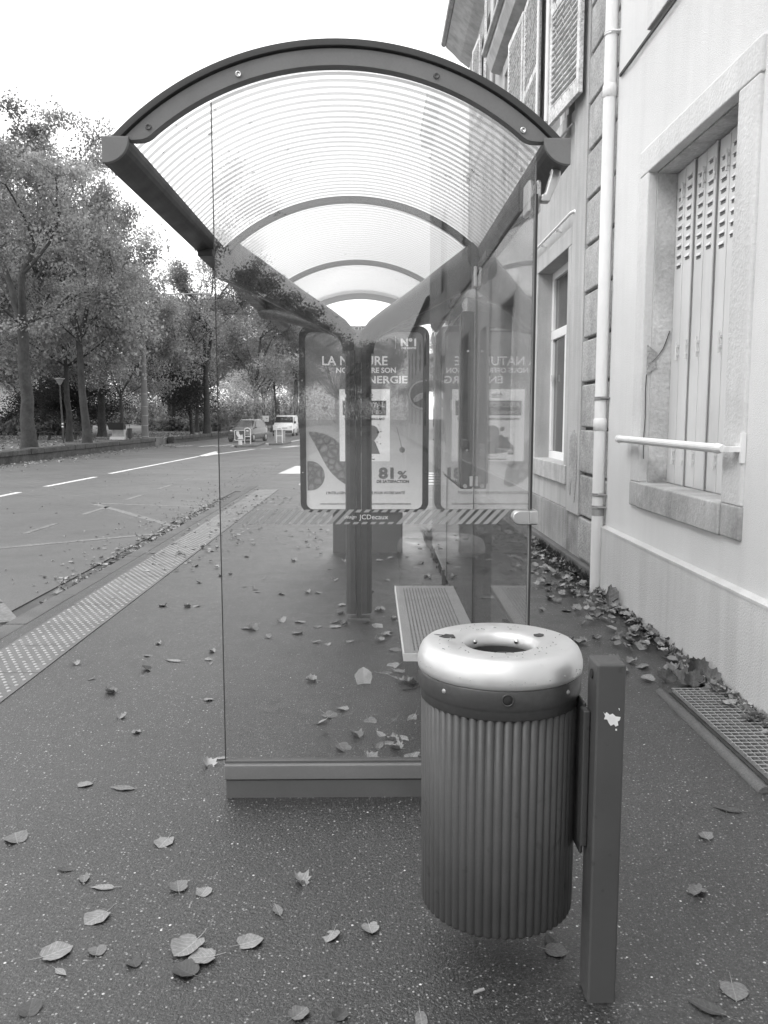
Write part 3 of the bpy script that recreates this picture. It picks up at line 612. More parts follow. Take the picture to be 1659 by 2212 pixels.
# map case on the back glass
MC = thing('map_case', (.58, 5.8, 1.06), 'dark framed display case mounted on the back glass of the shelter', 'display case')
mx0, mx1, my0, my1, mz0, mz1 = .537, .617, 5.13, 6.3, 1.06, 2.14
MB().box(mx0, mx1, my0, my1, mz0, mz1).build('case', M_steel, MC, bevel=.012)
MB().box(mx0 - .004, mx0 + .002, my0 + .045, my1 - .045, mz0 + .045, mz1 - .045).build('sheet', M_print_m, MC)
MB().box(mx0 - .012, mx0 - .006, my0 + .03, my1 - .03, mz0 + .03, mz1 - .03).build('cover_glass', glass('case_glass', film=.03), MC)
MB().tube([(mx0 + .03, my0 - .004, mz0 + .02), (mx0 + .03, my0 - .03, mz0 + .02)], .012, 10).tube([(.605, my0 - .02, mz0 + .08), (.605, my0 - .02, mz0 + .02)], .012, 8).build('lock', M_clamp, MC)
for z_ in (1.3, 1.9): MB().disc((mx0 + .04, my0 - .001, z_), .007, 'y').build('screw', M_screw, MC)
MB().box(mx0 - .006, mx0 - .0045, 5.55, 5.75, 1.55, 1.62).build('sticker', M_print_l, MC)

# ------------------------------------------------------------------ advertising panel
AY = 9.15; PC = -.092; K = .000985
def PX(zx): return PC + (zx - 722) * K
def PZ_(zy): return .462 + (2068 - zy) * K
AD = thing('advertising_panel', (PC, AY + .1, 0), 'tall rounded advertising panel with a honey product poster at the far end of the shelter', 'advertising panel')
def rrect(x0, x1, z0, z1, r, n=8):
    out = []
    for cx_, cz_, a0 in ((x1 - r, z1 - r, 0), (x0 + r, z1 - r, 90), (x0 + r, z0 + r, 180), (x1 - r, z0 + r, 270)):
        for i in range(n + 1): a = R(a0 + 90 * i / n); out.append((cx_ + r * math.cos(a), cz_ + r * math.sin(a)))
    return out
ox0, ox1, oz0, oz1 = PX(5), PX(1437), PZ_(2070), PZ_(20)
ix0, ix1, iz0, iz1 = PX(72), PX(1368), PZ_(2038), PZ_(85)
outer = rrect(ox0, ox1, oz0, oz1, .11); inner = rrect(ix0, ix1, iz0, iz1, .075)
b = MB(); n = len(outer); ya, yb = AY, AY + .2
vs = [(x_, ya, z_) for x_, z_ in outer] + [(x_, ya, z_) for x_, z_ in inner] + [(x_, yb, z_) for x_, z_ in outer] + [(x_, ya + .03, z_) for x_, z_ in inner]
fs = [(i, (i + 1) % n, n + (i + 1) % n, n + i) for i in range(n)] + [(i, 2 * n + i, 2 * n + (i + 1) % n, (i + 1) % n) for i in range(n)] + [(n + i, n + (i + 1) % n, 3 * n + (i + 1) % n, 3 * n + i) for i in range(n)] + [tuple(range(2 * n, 3 * n))]
b.add(vs, fs).build('frame', M_steel, AD)
MB().box(PX(360), PX(1150), AY + .03, AY + .17, -.02, oz0).build('base', M_steel2, AD, bevel=.02)
# printed poster: the gradient is part of the print
pm = bpy.data.materials.new('poster_print'); pm.use_nodes = True; nt = pm.node_tree; p_ = nt.nodes['Principled BSDF']
tc = nn(nt, 'ShaderNodeTexCoord'); sx = nn(nt, 'ShaderNodeSeparateXYZ'); L(nt, tc.outputs['Object'], sx.inputs[0])
cr_ = nn(nt, 'ShaderNodeValToRGB'); e = cr_.color_ramp.elements; e[0].position = 0; e[0].color = (.66,) * 3 + (1,); e[1].position = 1; e[1].color = (.12,) * 3 + (1,)
for po, va in ((.12, .58), (.3, .46), (.5, .30), (.66, .17)): q_ = e.new(po); q_.color = (va,) * 3 + (1,)
fac = ramp(nt, math_(nt, 'ADD', sx.outputs[2], math_(nt, 'MULTIPLY', noise(nt, 1.2, 2), .35)), .46 + .15, 2.42 + .15)
L(nt, fac, cr_.inputs[0]); L(nt, cr_.outputs[0], p_.inputs['Emission Color']); p_.inputs['Emission Strength'].default_value = .45; L(nt, cr_.outputs[0], p_.inputs['Base Color']); p_.inputs['Roughness'].default_value = .35
po = MB().prism(inner, 'y', AY + .024, AY + .029).build('poster', pm, AD)
YP = AY + .022
def hexmat(name, v):
    m = bpy.data.materials.new(name); m.use_nodes = True; nt = m.node_tree; p = nt.nodes['Principled BSDF']
    tc = nn(nt, 'ShaderNodeTexCoord'); vo = nn(nt, 'ShaderNodeTexVoronoi'); vo.inputs['Scale'].default_value = 13; vo.inputs['Randomness'].default_value = .75
    vo.feature = 'DISTANCE_TO_EDGE'; mp = nn(nt, 'ShaderNodeMapping'); mp.inputs['Scale'].default_value = (1, 0, 1); L(nt, tc.outputs['Object'], mp.inputs[0]); L(nt, mp.outputs[0], vo.inputs['Vector'])
    L(nt, ramp(nt, vo.outputs['Distance'], .02, .30, v * .65, v * 1.3), p.inputs['Base Color']); p.inputs['Roughness'].default_value = .4; return m
M_boxw = bpy.data.materials.new('lit_print_white'); M_boxw.use_nodes = True; nt = M_boxw.node_tree; q_ = nt.nodes['Principled BSDF']; L(nt, ramp(nt, noise(nt, 2.), .3, .7, .68, .76), q_.inputs['Base Color']); q_.inputs['Emission Color'].default_value = (1, 1, 1, 1); q_.inputs['Emission Strength'].default_value = .30
M_hex = hexmat('honeycomb_print', .34)
def pshape(pts, name, m, par=po, y=YP): return MB().prism([(PX(a), PZ_(c)) for a, c in pts], 'y', y - .001, y).build(name, m, par)
def circ(cx_, cy_, r_, a0=0, a1=360, n=36): return [(cx_ + r_ * math.cos(R(a0 + (a1 - a0) * i / n)), cy_ + r_ * math.sin(R(a0 + (a1 - a0) * i / n))) for i in range(n + (0 if a1 - a0 == 360 else 1))]
c_ = [(x_, y_) for x_, y_ in circ(112, 1662, 165) if x_ > 76]; c_ = sorted(c_, key=lambda p: math.atan2(p[1] - 1662, p[0] - 150))
pshape(c_, 'honeycomb_disc', M_hex)
pshape([(92, 1168), (180, 1172), (280, 1195), (380, 1245), (450, 1300), (530, 1390), (600, 1500), (650, 1620), (660, 1760), (600, 1790), (520, 1765), (440, 1715), (360, 1640), (300, 1560), (240, 1450), (180, 1330), (130, 1240)], 'honeycomb_drop', M_hex)
rg = circ(1370, 765, 160, 90, 270, 30); ri = circ(1370, 765, 140, 270, 90, 30)
pshape(rg + ri, 'disc_ring', M_print_l); pshape([(1368, 740), (1330, 750), (1290, 775), (1262, 810), (1275, 845), (1320, 835), (1368, 800)], 'capsule', M_print_l, y=YP - .001)
pshape(circ(1370, 765, 139, 90, 270, 24), 'disc_field', M_print_m)
pshape(circ(1142, 1373, 32), 'dot', M_print_m); pshape([(1078, 1120), (1084, 1120), (1140, 1345), (1132, 1346)], 'stalk', M_print_m)
pshape(circ(285, 905, 34), 'dot', M_print_m); pshape([(300, 935), (306, 930), (400, 1070), (394, 1074)], 'stalk', M_print_m)
pshape([(1061, 120), (1067, 120), (1067, 265), (1061, 265)], 'divider', M_print_l)
bx = pshape([(445, 703), (1004, 703), (1004, 1500), (445, 1500)], 'product_box', M_boxw, y=YP - .001)
YQ = YP - .003
M_letter = bpy.data.materials.new('lit_letter_print'); M_letter.use_nodes = True; nt = M_letter.node_tree; q_ = nt.nodes['Principled BSDF']; L(nt, ramp(nt, noise(nt, 2.), .3, .7, .6, .66), q_.inputs['Base Color']); q_.inputs['Emission Color'].default_value = (1, 1, 1, 1); q_.inputs['Emission Strength'].default_value = .30
pshape([(480, 828), (964, 828), (964, 990), (480, 990)], 'box_label', M_print_d, bx, y=YQ)
pshape([(560, 1330), (700, 1200), (840, 1280), (895, 1418), (760, 1415), (640, 1400)], 'box_picture', M_print_m, bx, y=YQ)
pshape(circ(800, 1180, 80), 'box_picture', M_band_film, bx, y=YQ)
for a, c, r_ in ((873, 1175, 16), (905, 1170, 8), (900, 1305, 7), (862, 1285, 7), (840, 1318, 8), (875, 1095, 6), (895, 1230, 6), (860, 1155, 6), (820, 1240, 30), (640, 1250, 22), (690, 1140, 26)): pshape(circ(a, c, r_, n=12), 'box_dot', M_print_d if r_ < 20 else M_band_film, bx, y=YQ - .001)
pshape([(780, 1443), (815, 1443), (815, 1447), (780, 1447)], 'box_rule', M_print_d, bx, y=YQ)
sq = pshape([(560, 1340), (625, 1340), (625, 1425), (560, 1425)], 'organic_mark', M_print_d, bx, y=YQ - .001)
def ptxt(s_, x0, x1, yb_, size, m, par=po, y=YP - .002, bold=0, lab=None):
    bold = bold + (.0022 if size > 60 else .0010)
    return text(s_, size * K * 1.0, PX((x0 + x1) / 2), y, PZ_(yb_), m, par, 'CENTER', (x1 - x0) * K, bold=bold, h=.0006)
ptxt('AB', 565, 620, 1405, 60, M_white, sq, YQ - .002)
ptxt('LA NATURE', 255, 975, 440, 138, M_letter); ptxt('NOUS OFFRE SON', 412, 1070, 523, 78, M_letter); ptxt('ÉNERGIE', 690, 1195, 637, 112, M_letter)
ptxt('N°1', 1130, 1300, 232, 110, M_letter, bold=.0025); ptxt('DES VENTES', 1132, 1294, 265, 26, M_letter)
ptxt('Arko', 700, 838, 222, 66, M_print_d); ptxt('PHARMA', 722, 836, 256, 26, M_print_d)
ptxt('Arko', 690, 816, 778, 56, M_print_d, bx, YQ - .001, bold=.001); ptxt('PHARMA', 706, 814, 798, 22, M_print_d, bx, YQ - .001)
ptxt('ARKOROYAL', 495, 950, 900, 78, M_print_l, bx, YQ - .002); ptxt('DYNERGIE', 520, 815, 975, 50, M_print_l, bx, YQ - .002, bold=.001); ptxt('BIO', 845, 912, 975, 54, M_print_l, bx, YQ - .002, bold=.003)
ptxt('DYNAMISANT & STIMULANT', 500, 950, 1042, 34, M_print_d, bx, YQ - .001, bold=.001); ptxt('20 AMPOULES', 640, 840, 1482, 16, M_print_d, bx, YQ - .001)
ptxt('81', 893, 1065, 1690, 165, M_print_m, bold=.006); ptxt('%', 1090, 1197, 1690, 115, M_print_m, bold=.001); ptxt('DE SATISFACTION', 857, 1220, 1742, 46, M_print_d, bold=.001)
ptxt("L'INTELLIGENCE DE LA NATURE POUR VOTRE SANTÉ", 290, 1172, 1868, 42, M_print_d)
ptxt('POUR VOTRE SANTÉ, PRATIQUEZ UNE ACTIVITÉ PHYSIQUE RÉGULIÈRE WWW.MANGERBOUGER.FR', 225, 1245, 1988, 26, M_print_m)
text('JCDecaux', .06, PX(722), AY - .001, PZ_(66), M_print_l, AD, 'CENTER', .26, h=.001)
MB().box(ix0, ix1, AY + .012, AY + .016, iz0, iz1).build('cover_glass', glass('poster_cover_glass', film=.01), AD)
for x_, z_ in ((ox0 + .03, .9), (ox0 + .03, 1.9), (ox1 - .03, .9), (ox1 - .03, 1.9)): MB().disc((x_, AY - .001, z_), .008).build('screw', M_screw, AD)

# ------------------------------------------------------------------ litter bin on its post
bc = (.3445, 2.215)
LB = thing('litter_bin', (bc[0], bc[1], 0), 'round fluted grey litter bin with a shiny aluminium ring lid, hung on a square post', 'litter bin')
nf = 57
def flute(a):
    t = (a * nf / (2 * PI)) % 1.0
    return .0068 * (abs(math.sin(PI * t)) ** .7 - 1)
def flr(a, s_=1): return flute(a) * s_
MB().lathe([(.18, .160), (.208, .161), (.2095, .166), (.2135, .75), (.19, .752)], (bc[0], bc[1], 0), nf * 12, mod=flute).build('body', M_bin, LB, smooth=True)
MB().lathe([(.0, .168), (.198, .168)], (bc[0], bc[1], 0), 48).build('bottom', M_bin, LB)
colr = MB().lathe([(.19, .742), (.2115, .744), (.2150, .748), (.2150, .766), (.2175, .772), (.2200, .778), (.2200, .820), (.217, .826), (.19, .828)], (bc[0], bc[1], 0), 128).build('collar', M_collar, LB, smooth=True)
lid = MB().lathe([(.195, .822), (.215, .8235), (.2215, .829), (.2232, .840), (.2225, .854), (.2190, .869), (.212, .884), (.202, .8935), (.190, .8975), (.128, .8945), (.108, .8925), (.0985, .889), (.0935, .881), (.091, .862), (.092, .848), (.1, .844)], (bc[0], bc[1], 0), 128)
lido = lid.build('lid', M_lid, LB, smooth=True)
MB().lathe([(.0905, .856), (.0885, .855), (.0885, .72), (.16, .70), (.16, .3), (.0, .3)], (bc[0], bc[1], 0), 64).build('liner', M_hole, LB, smooth=True)
for a in (50, 130): 
    sc = MB().lathe([(0, -.0045), (.0055, -.004), (.007, 0)], (0, 0, 0), 10); aa = R(a)
    sc.v = [(bc[0] + (.0905 + z_) * math.cos(aa) - x_ * math.sin(aa), bc[1] + (.0905 + z_) * math.sin(aa) + x_ * math.cos(aa), .873 + y_) for x_, y_, z_ in sc.v]; sc.build('rivet', M_screw, lido, smooth=True)
def on_collar(deg, z, r_, name, m, ring=False):
    aa = R(deg); e_ = Vector((math.cos(aa), math.sin(aa), 0)); t_ = Vector((-math.sin(aa), math.cos(aa), 0)); o_ = Vector((bc[0], bc[1], z)) + e_ * .2200
    prof = [(r_ * 1.12, 0), (r_ * 1.1, .003), (r_ * .88, .003), (r_ * .85, -.002)] if ring else [(0, .0035), (r_ * .7, .003), (r_, 0)]
    b_ = MB().lathe(prof, (0, 0, 0), 16); b_.v = [tuple(o_ + t_ * x_ + Vector((0, 0, y_)) + e_ * z_) for x_, y_, z_ in b_.v]; return b_.build(name, m, colr, smooth=True)
for dg in (222, 314, 240 + 90 + 60): on_collar(dg, .803, .0065, 'screw', M_galv)
on_collar(267, .803, .0145, 'lock_ring', M_collar, True); on_collar(267, .803, .0135, 'lock_recess', M_hole); on_collar(267, .8025, .007, 'lock_core', M_collar)
PXa, PXb, PYa, PYb = .551, .624, 1.985, 2.075
MB().box(PXa, PXb, PYa, PYb, -.03, .897).build('post', M_post, LB, bevel=.007, seg=3)
MB().box(.532, PXa - .001, 2.03, 2.07, .40, .762).box(.54, PXa - .0012, 2.07, 2.14, .36, .77).box(.53, .5495, 2.14, 2.2, .38, .76).build('bracket', M_bin, LB, bevel=.004)
MB().disc((.5505, 2.03, .86), .012, 'x').build('hole', M_hole, LB)
# dirt, twigs, drops on the lid
rr = random.Random(3); dr = MB()
def lidz(r_): return .8935 if r_ > .185 else .8970
def blob(cx_, cy_, r_, z, n=9, rr=rr): return MB().prism([(cx_ + r_ * rr.uniform(.5, 1.2) * math.cos(2 * PI * i / n), cy_ + r_ * rr.uniform(.6, 1.1) * math.sin(2 * PI * i / n)) for i in range(n)], 'z', z - .004, z)
d1 = blob(bc[0] - .135, bc[1] + .045, .024, .8975); d1.build('dirt_spot', M_dirt, lido)
blob(bc[0] + .12, bc[1] + .055, .015, .8975).build('dirt_spot', M_dirt, lido)
tw = MB()
for _ in range(24):
    a = rr.uniform(0, 2 * PI); r_ = rr.uniform(.11, .19); x_ = bc[0] + r_ * math.cos(a); y_ = bc[1] + r_ * math.sin(a); a2 = rr.uniform(0, PI); l = rr.uniform(.003, .012)
    tw.tube([(x_, y_, lidz(r_) + .0006), (x_ + l * math.cos(a2), y_ + l * math.sin(a2), lidz(r_) + .001)], .0006, 4)
tw.tube([(bc[0] - .02, bc[1] - .099, .892), (bc[0] - .0, bc[1] - .118, .8975), (bc[0] + .018, bc[1] - .125, .898)], .0012, 5).tube([(bc[0] - .0, bc[1] - .118, .8975), (bc[0] - .005, bc[1] - .132, .898)], .001, 4)
tw.tube([(bc[0] - .175, bc[1] + .06, .8968), (bc[0] - .155, bc[1] + .05, .8985), (bc[0] - .14, bc[1] + .04, .899)], .0013, 4)
tag(tw.build('twigs', M_dirt), 'tiny twigs and needles scattered on the bin lid', 'twigs', kind='stuff')
drp = MB()
for _ in range(90):
    a = rr.uniform(0, 2 * PI); u_ = rr.random()
    if u_ < .5: r_ = rr.uniform(.12, .18); z_ = .8962; 
    else: t_ = rr.random(); r_ = .2225 + .0008 * math.sin(PI * t_); z_ = .854 - .014 * t_
    x_ = bc[0] + r_ * math.cos(a); y_ = bc[1] + r_ * math.sin(a); q_ = rr.uniform(.0012, .0028)
    drp.lathe([(q_, -.0005), (q_ * .8, q_ * .35), (q_ * .3, q_ * .5), (0, q_ * .52)], (x_, y_, z_), 7)
tag(drp.build('water_drops', M_galv), 'water drops clinging to the aluminium bin lid', 'water drops', kind='stuff')
ST = lambda l: [(x_ - .003, z_ + .002) for x_, z_ in l]
stp = MB().prism([(.568, .778), (.573, .771), (.577, .776), (.585, .769), (.592, .772), (.600, .765), (.612, .763), (.61, .755), (.605, .752), (.607, .742), (.60, .739), (.596, .745), (.588, .741), (.583, .748), (.579, .757), (.571, .758), (.574, .766)], 'y', PYa - .0012, PYa - .0002).prism([(.60, .733), (.604, .733), (.604, .728), (.60, .729)], 'y', PYa - .0012, PYa - .0002).prism([(.606, .786), (.609, .785), (.6085, .779)], 'y', PYa - .0012, PYa - .0002)
stp.build('torn_sticker', M_sticker, LB)

# ------------------------------------------------------------------ drain grate by the wall
DG = thing('light_well_grate', (1.75, 3.8, 0), 'steel light-well grating with a rounded concrete edge beside the white wall', 'grate')
MB().box(1.62, 1.93, 3.2, 4.4, -.02, .004).build('pit', M_dirt, DG)
g = MB()
for i in range(9): x_ = 1.635 + i * .036; g.box(x_ - .002, x_ + .002, 3.21, 4.39, .012, .034)
for i in range(30): y_ = 3.22 + i * .04; g.tube([(1.625, y_, .033), (1.93, y_, .033)], .0035, 6)
g.build('grid', M_galv, DG)
MB().tube([(1.575, 3.18, -.005), (1.578, 3.6, -.004), (1.575, 4.1, -.006), (1.58, 4.43, -.01)], [.030, .029, .031, .028], 14).box(1.60, 1.935, 3.15, 3.2, -.02, .03).build('edge', M_kerb, DG, smooth=True)

# ------------------------------------------------------------------ trees
def tree_meshes(seed, H, tr, spread, nleaf, lsize, fork=.3, bark=M_bark, fol=M_foliage, crown_low=.3, droop=.0, clump=.62):
    rg = random.Random(seed); nr = np.random.default_rng(seed); segs = MB(); tips = []
    def branch(p, dvec, l, r_, lev):
        n = 5; pts = [p.copy()]; rad = [r_]; dd = dvec.normalized()
        for i in range(n):
            dd = (dd + Vector((rg.gauss(0, .13), rg.gauss(0, .13), rg.gauss(0, .05) + (.10 if lev < 3 else -droop)))).normalized()
            p = p + dd * l / n; pts.append(p.copy()); rad.append(r_ * (1 - .5 * (i + 1) / n))
            if lev >= 2: tips.append((p.copy(), lev))
        segs.tube(pts, rad, 9 if lev < 2 else 5, cap=False)
        if lev < 4:
            for k_ in range(rg.choice((2, 3, 3)) if lev > 0 else 3):
                i = rg.randint(2, n); a = rg.uniform(0, 2 * PI); q = dd.orthogonal().normalized(); q.rotate(Matrix.Rotation(a, 3, dd))
                branch(pts[i] if k_ else pts[-1], dd * rg.uniform(.5, 1.0) + q * rg.uniform(.5, .95), l * rg.uniform(.6, .82), rad[i] * .72, lev + 1)
    # trunk
    t0 = H * fork; pts = []; rad = []
    lean = Vector((rg.uniform(-.05, .05), rg.uniform(-.05, .05), 1))
    for i in range(8): t = i / 7; pts.append(Vector((rg.gauss(0, .03), rg.gauss(0, .03), -.3)) + lean * (t * (t0 + .3))); rad.append(tr * (1 + .6 * math.exp(-t * 9)) * (1 - .25 * t))
    segs.tube(pts, rad, 14, cap=False)
    nb = rg.choice((2, 3))
    for k_ in range(nb):
        a = 2 * PI * (k_ + rg.random() * .4) / nb; branch(pts[-1], Vector((math.cos(a) * .42, math.sin(a) * .42, 1)), H * .27, tr * .62, 1)
    for k_ in range(4):
        a = rg.uniform(0, 2 * PI); branch(pts[-1] * .8 + pts[-2] * .2, Vector((math.cos(a), math.sin(a), .35)), H * .22, tr * .3, 2)
    T = np.array([tuple(p) for p, l in tips]); T = T[T[:, 2] > H * crown_low]
    T[:, :2] *= spread; 
    sc = H / max(T[:, 2].max() + .4, 1)
    # leaves in clumps round the twigs
    nc = len(T) ; idx = nr.integers(0, nc, nleaf); 
    dens = nr.random(nc) ** 1.7; keep = nr.random(nleaf) < dens[idx] * 1.1 + .03; idx = idx[keep]; n = len(idx)
    c = T[idx] * np.array([1, 1, sc]) + nr.normal(0, clump, (n, 3)) * np.array([1, 1, .6])
    a = nr.normal(size=(n, 3)); a /= np.linalg.norm(a, axis=1)[:, None]; b_ = nr.normal(size=(n, 3)); b_ -= a * (a * b_).sum(1)[:, None]; b_ /= np.linalg.norm(b_, axis=1)[:, None]
    s_ = lsize * nr.uniform(.6, 1.3, n)[:, None]; a *= s_; b_ *= s_ * .7
    v = np.stack([c - a, c - b_ * .8, c + a, c + b_], 1).reshape(-1, 3)
    me = bpy.data.meshes.new('crown'); me.vertices.add(len(v)); me.vertices.foreach_set('co', v.astype(np.float32).ravel())
    me.loops.add(len(v)); me.loops.foreach_set('vertex_index', np.arange(len(v), dtype=np.int32)); me.polygons.add(n); me.polygons.foreach_set('loop_start', np.arange(0, 4 * n, 4, dtype=np.int32)); me.update(calc_edges=True)
    me.materials.append(fol)
    tm = bpy.data.meshes.new('trunk'); tm.from_pydata([(x_ * (1 + (spread - 1) * min(1, max(0, (z_ - t0) / 2))), y_ * (1 + (spread - 1) * min(1, max(0, (z_ - t0) / 2))), z_ * (1 + (sc - 1) * min(1, max(0, (z_ - t0) / 3)))) for x_, y_, z_ in segs.v], [], segs.f); tm.polygons.foreach_set('use_smooth', [True] * len(tm.polygons)); tm.materials.append(bark)
    return tm, me
def plant(ms, x, y, z, label, rz=0, sc=(1, 1, 1), group=None, name='tree', cat='tree'):
    o = bpy.data.objects.new(name, None); C.objects.link(o); o.location = (x, y, z); o.rotation_euler.z = rz; o.scale = sc; tag(o, label, cat, group)
    for nm, me in (('trunk', ms[0]), ('crown', ms[1])): c_ = bpy.data.objects.new(nm, me); C.objects.link(c_); c_.parent = o
    return o
TA = tree_meshes(11, 15.5, .30, 1.0, 100000, .075, fork=.38, crown_low=.33, clump=.34)
TB = tree_meshes(23, 15.5, .25, 1.0, 95000, .08, fork=.34, crown_low=.30, clump=.38)
TC = tree_meshes(37, 14.5, .27, 1.15, 80000, .11, fork=.28, crown_low=.24, clump=.5)
TD = tree_meshes(51, 12.0, .17, 1.2, 50000, .10, fork=.3, crown_low=.24, clump=.5)
TE = tree_meshes(67, 8.5, .16, 1.0, 50000, .08, fork=.2, fol=M_foliage_d, crown_low=.08, clump=.7)
G1 = 'park trees beyond the low stone wall'
plant(TA, -14.0, 34.2, GZ, 'tall thick-trunked tree at the left edge behind the low wall', rz=2.3, sc=(.9, .9, .87))
plant(TB, -14.0, 41.2, GZ, 'forked tree second from the left, close behind the low stone wall', rz=2.2, sc=(.78, .78, .98))
plant(TD, -16.4, 45.5, GZ, 'slim tree standing just left of the forked park tree', rz=1.0, sc=(1, 1, 1.15))
plant(TC, -18.2, 56.4, GZ, 'broad-based pale tree between the forked tree and the concrete pole', rz=.6)
plant(TD, -15.7, 52.5, GZ, 'thin young tree left of the concrete pole', rz=3, sc=(.7, .7, .72))
plant(TB, -12.5, 63.3, GZ, 'dark-trunked tree right of the concrete pole behind the second wall', rz=4.1, sc=(1, 1, .98))
plant(TC, -10.9, 79.5, GZ, 'tree behind the small grey car', rz=5)
plant(TA, -10.9, 92.6, GZ, 'tree left of the white van beside the white board', rz=2.9)
plant(TB, -8.0, 88.0, GZ, 'leaning tree directly behind the white van', rz=.9)
far = [(-26, 50, TC), (-32, 42, TB), (-22, 64, TB), (-28, 72, TC), (-36, 60, TC), (-20, 84, TC), (-15.5, 74, TD), (-14, 108, TC), (-9.5, 112, TB), (-5, 118, TC), (-24, 100, TC), (-34, 92, TB), (-1, 128, TB), (4, 122, TC), (10, 115, TB), (-40, 78, TC), (-18, 128, TC), (-30, 125, TC), (-46, 100, TC), (-12.5, 134, TB), (-22, 42, TD), (-27, 58, TD)]
for i, (x, y, m) in enumerate(far): plant(m, x, y, GZ, 'leafy tree deep in the park among the background trees', rz=i * 1.7, sc=(1, 1, rnd.uniform(.85, 1.05)), group='background trees deep in the park')
plant(TE, -14.2, 66, GZ, 'dark evergreen with low branches right of the concrete pole', rz=1, name='evergreen_tree')
plant(TE, -20.5, 60, GZ, 'dark evergreen bush behind the slim park tree', rz=2, sc=(1, 1, .6), name='evergreen_tree')
plant(TE, -27, 66, GZ, 'dark evergreen bush left of the park lamp', rz=4, sc=(1, 1, .62), name='evergreen_tree')
# trees and houses behind the viewer, seen mirrored in the glass
for i, (x, y, m) in enumerate(((-10.5, -42, TA), (-12, -58, TC), (-9, -74, TC), (-13.8, -34, TB), (-4.5, -96, TC), (1.0, -108, TD), (-16, -50, TC), (-14, -20, TB), (-14, -8, TA), (-17, 3, TC))):
    plant(m, x, y, GZ if x < -9 else -.1, 'street tree standing behind the viewer, mirrored in the shelter glass', rz=i * 2.1, group='street trees behind the viewer')
hb = thing('terrace_house', (6, -60, 0), 'pale rendered house behind the viewer at the far end of the street', 'building')
bb = MB().box(3.2, 14, -70, -40, -.3, 8).build('wall', M_grey, hb); MB().prism([(2.9, 8), (14.2, 8), (8.5, 11.5)], 'y', -70.2, -39.8).build('roof', mat('roof_tile', .12), hb)
for i in range(5):
    for z_ in (1, 4.6): MB().box(3.17, 3.25, -68 + i * 5.6, -66.6 + i * 5.6, z_, z_ + 2).build('window', M_wglass, hb)

# low mossy walls
def lowwall(p0, p1, z0, z1, th, label):
    dx, dy = p1[0] - p0[0], p1[1] - p0[1]; l = math.hypot(dx, dy); ux, uy = dx / l, dy / l; rq = random.Random(int(l)); b = MB(); t_ = 0
    o = thing('low_stone_wall', (p0[0], p0[1], RZ), label, 'wall')
    while t_ < l:
        s_ = min(rq.uniform(.7, 1.5), l - t_); a_ = (p0[0] + ux * (t_ + .01), p0[1] + uy * (t_ + .01)); c_ = (p0[0] + ux * (t_ + s_ - .01), p0[1] + uy * (t_ + s_ - .01)); e_ = rq.uniform(-.015, .015)
        b.prism([(a_[0] + uy * e_, a_[1]), (c_[0] + uy * e_, c_[1]), (c_[0] - uy * th, c_[1] + ux * th), (a_[0] - uy * th, a_[1] + ux * th)], 'z', z1 - .2, z1 + rq.uniform(-.015, .02)); t_ += s_
    b.build('coping', M_mossy, o, bevel=.025)
    MB().prism([(p0[0] - uy * .05, p0[1]), (p1[0] - uy * .05, p1[1]), (p1[0] - uy * (th - .03), p1[1] + ux * th), (p0[0] - uy * (th - .03), p0[1] + ux * th)], 'z', -.3, z1 - .19).build('footing', M_mossy, o)
lowwall((-12.8, 22), (-12.45, 48.2), RZ, .34, .45, 'long low mossy stone wall edging the park at the left')
lowwall((-12.5, 52.8), (-11.2, 84), RZ, .30, .45, 'low mossy stone wall behind the grey car')

# ------------------------------------------------------------------ park furniture
PO = thing('concrete_pole', (-12.75, 47, GZ), 'tall tapering concrete utility pole with metal bands behind the low wall', 'pole')
MB().tube([(-12.75, 47, .1), (-12.72, 47, 5), (-12.68, 47, 10.3)], [.20, .15, .075], 14).build('shaft', M_concrete, PO, smooth=True)
for z_ in (.45, 1.05, 1.6, 2.1, 2.8, 3.6, 4.4, 5.3): MB().lathe([(0, -.012), (.205 - z_ * .0115, -.012), (.205 - z_ * .0115, .012), (0, .012)], (-12.745 + z_ * .006, 47, z_), 14).build('metal_band', M_galv, PO)
arm_ = MB().tube([(-12.69, 47, 8.15), (-11, 46.8, 8.2), (-9.1, 46.6, 8.22)], [.04, .03, .03], 6).build('lamp_arm', M_galv, PO); MB().box(-9.3, -8.8, 46.5, 46.7, 8.14, 8.22).build('lamp_head', M_galv, arm_)
pl = thing('park_lamp', (-15.9, 43.2, GZ), 'slim park lamp with a flat conical head between the trees', 'street lamp')
MB().tube([(-15.9, 43.2, GZ), (-15.98, 43.2, 3.2)], [.05, .035], 10).build('pole', M_steel, pl)
MB().lathe([(.05, 3.15), (.13, 3.28), (.2, 3.42), (.26, 3.46), (.26, 3.49), (0, 3.52)], (-15.98, 43.2, 0), 20).build('lamp_head', M_galv, pl, smooth=True)
for z_ in (1.0, 1.15): MB().lathe([(.048, 0), (.05, .0), (.05, .07), (.048, .07)], (-15.92, 43.2, z_), 10).build('band', M_white, pl)
def hoop(x, y, label):
    o = thing('barrier_hoop', (x, y, 0), label, 'barrier')
    MB().tube([(x - .17, y, -.02), (x - .17, y, .78), (x - .12, y, .88), (x, y, .90), (x + .12, y, .88), (x + .17, y, .78), (x + .17, y, -.02)], .026, 8).build('hoop', M_frame, o, smooth=True)
    MB().tube([(x - .17, y, .42), (x + .17, y, .42)], .02, 8).build('crossbar', M_frame, o)
hoop(-7.15, 47.8, 'white hoop barrier directly behind the arrow sign'); hoop(-5.56, 49.8, 'white hoop barrier on the traffic island left of the poster panel')
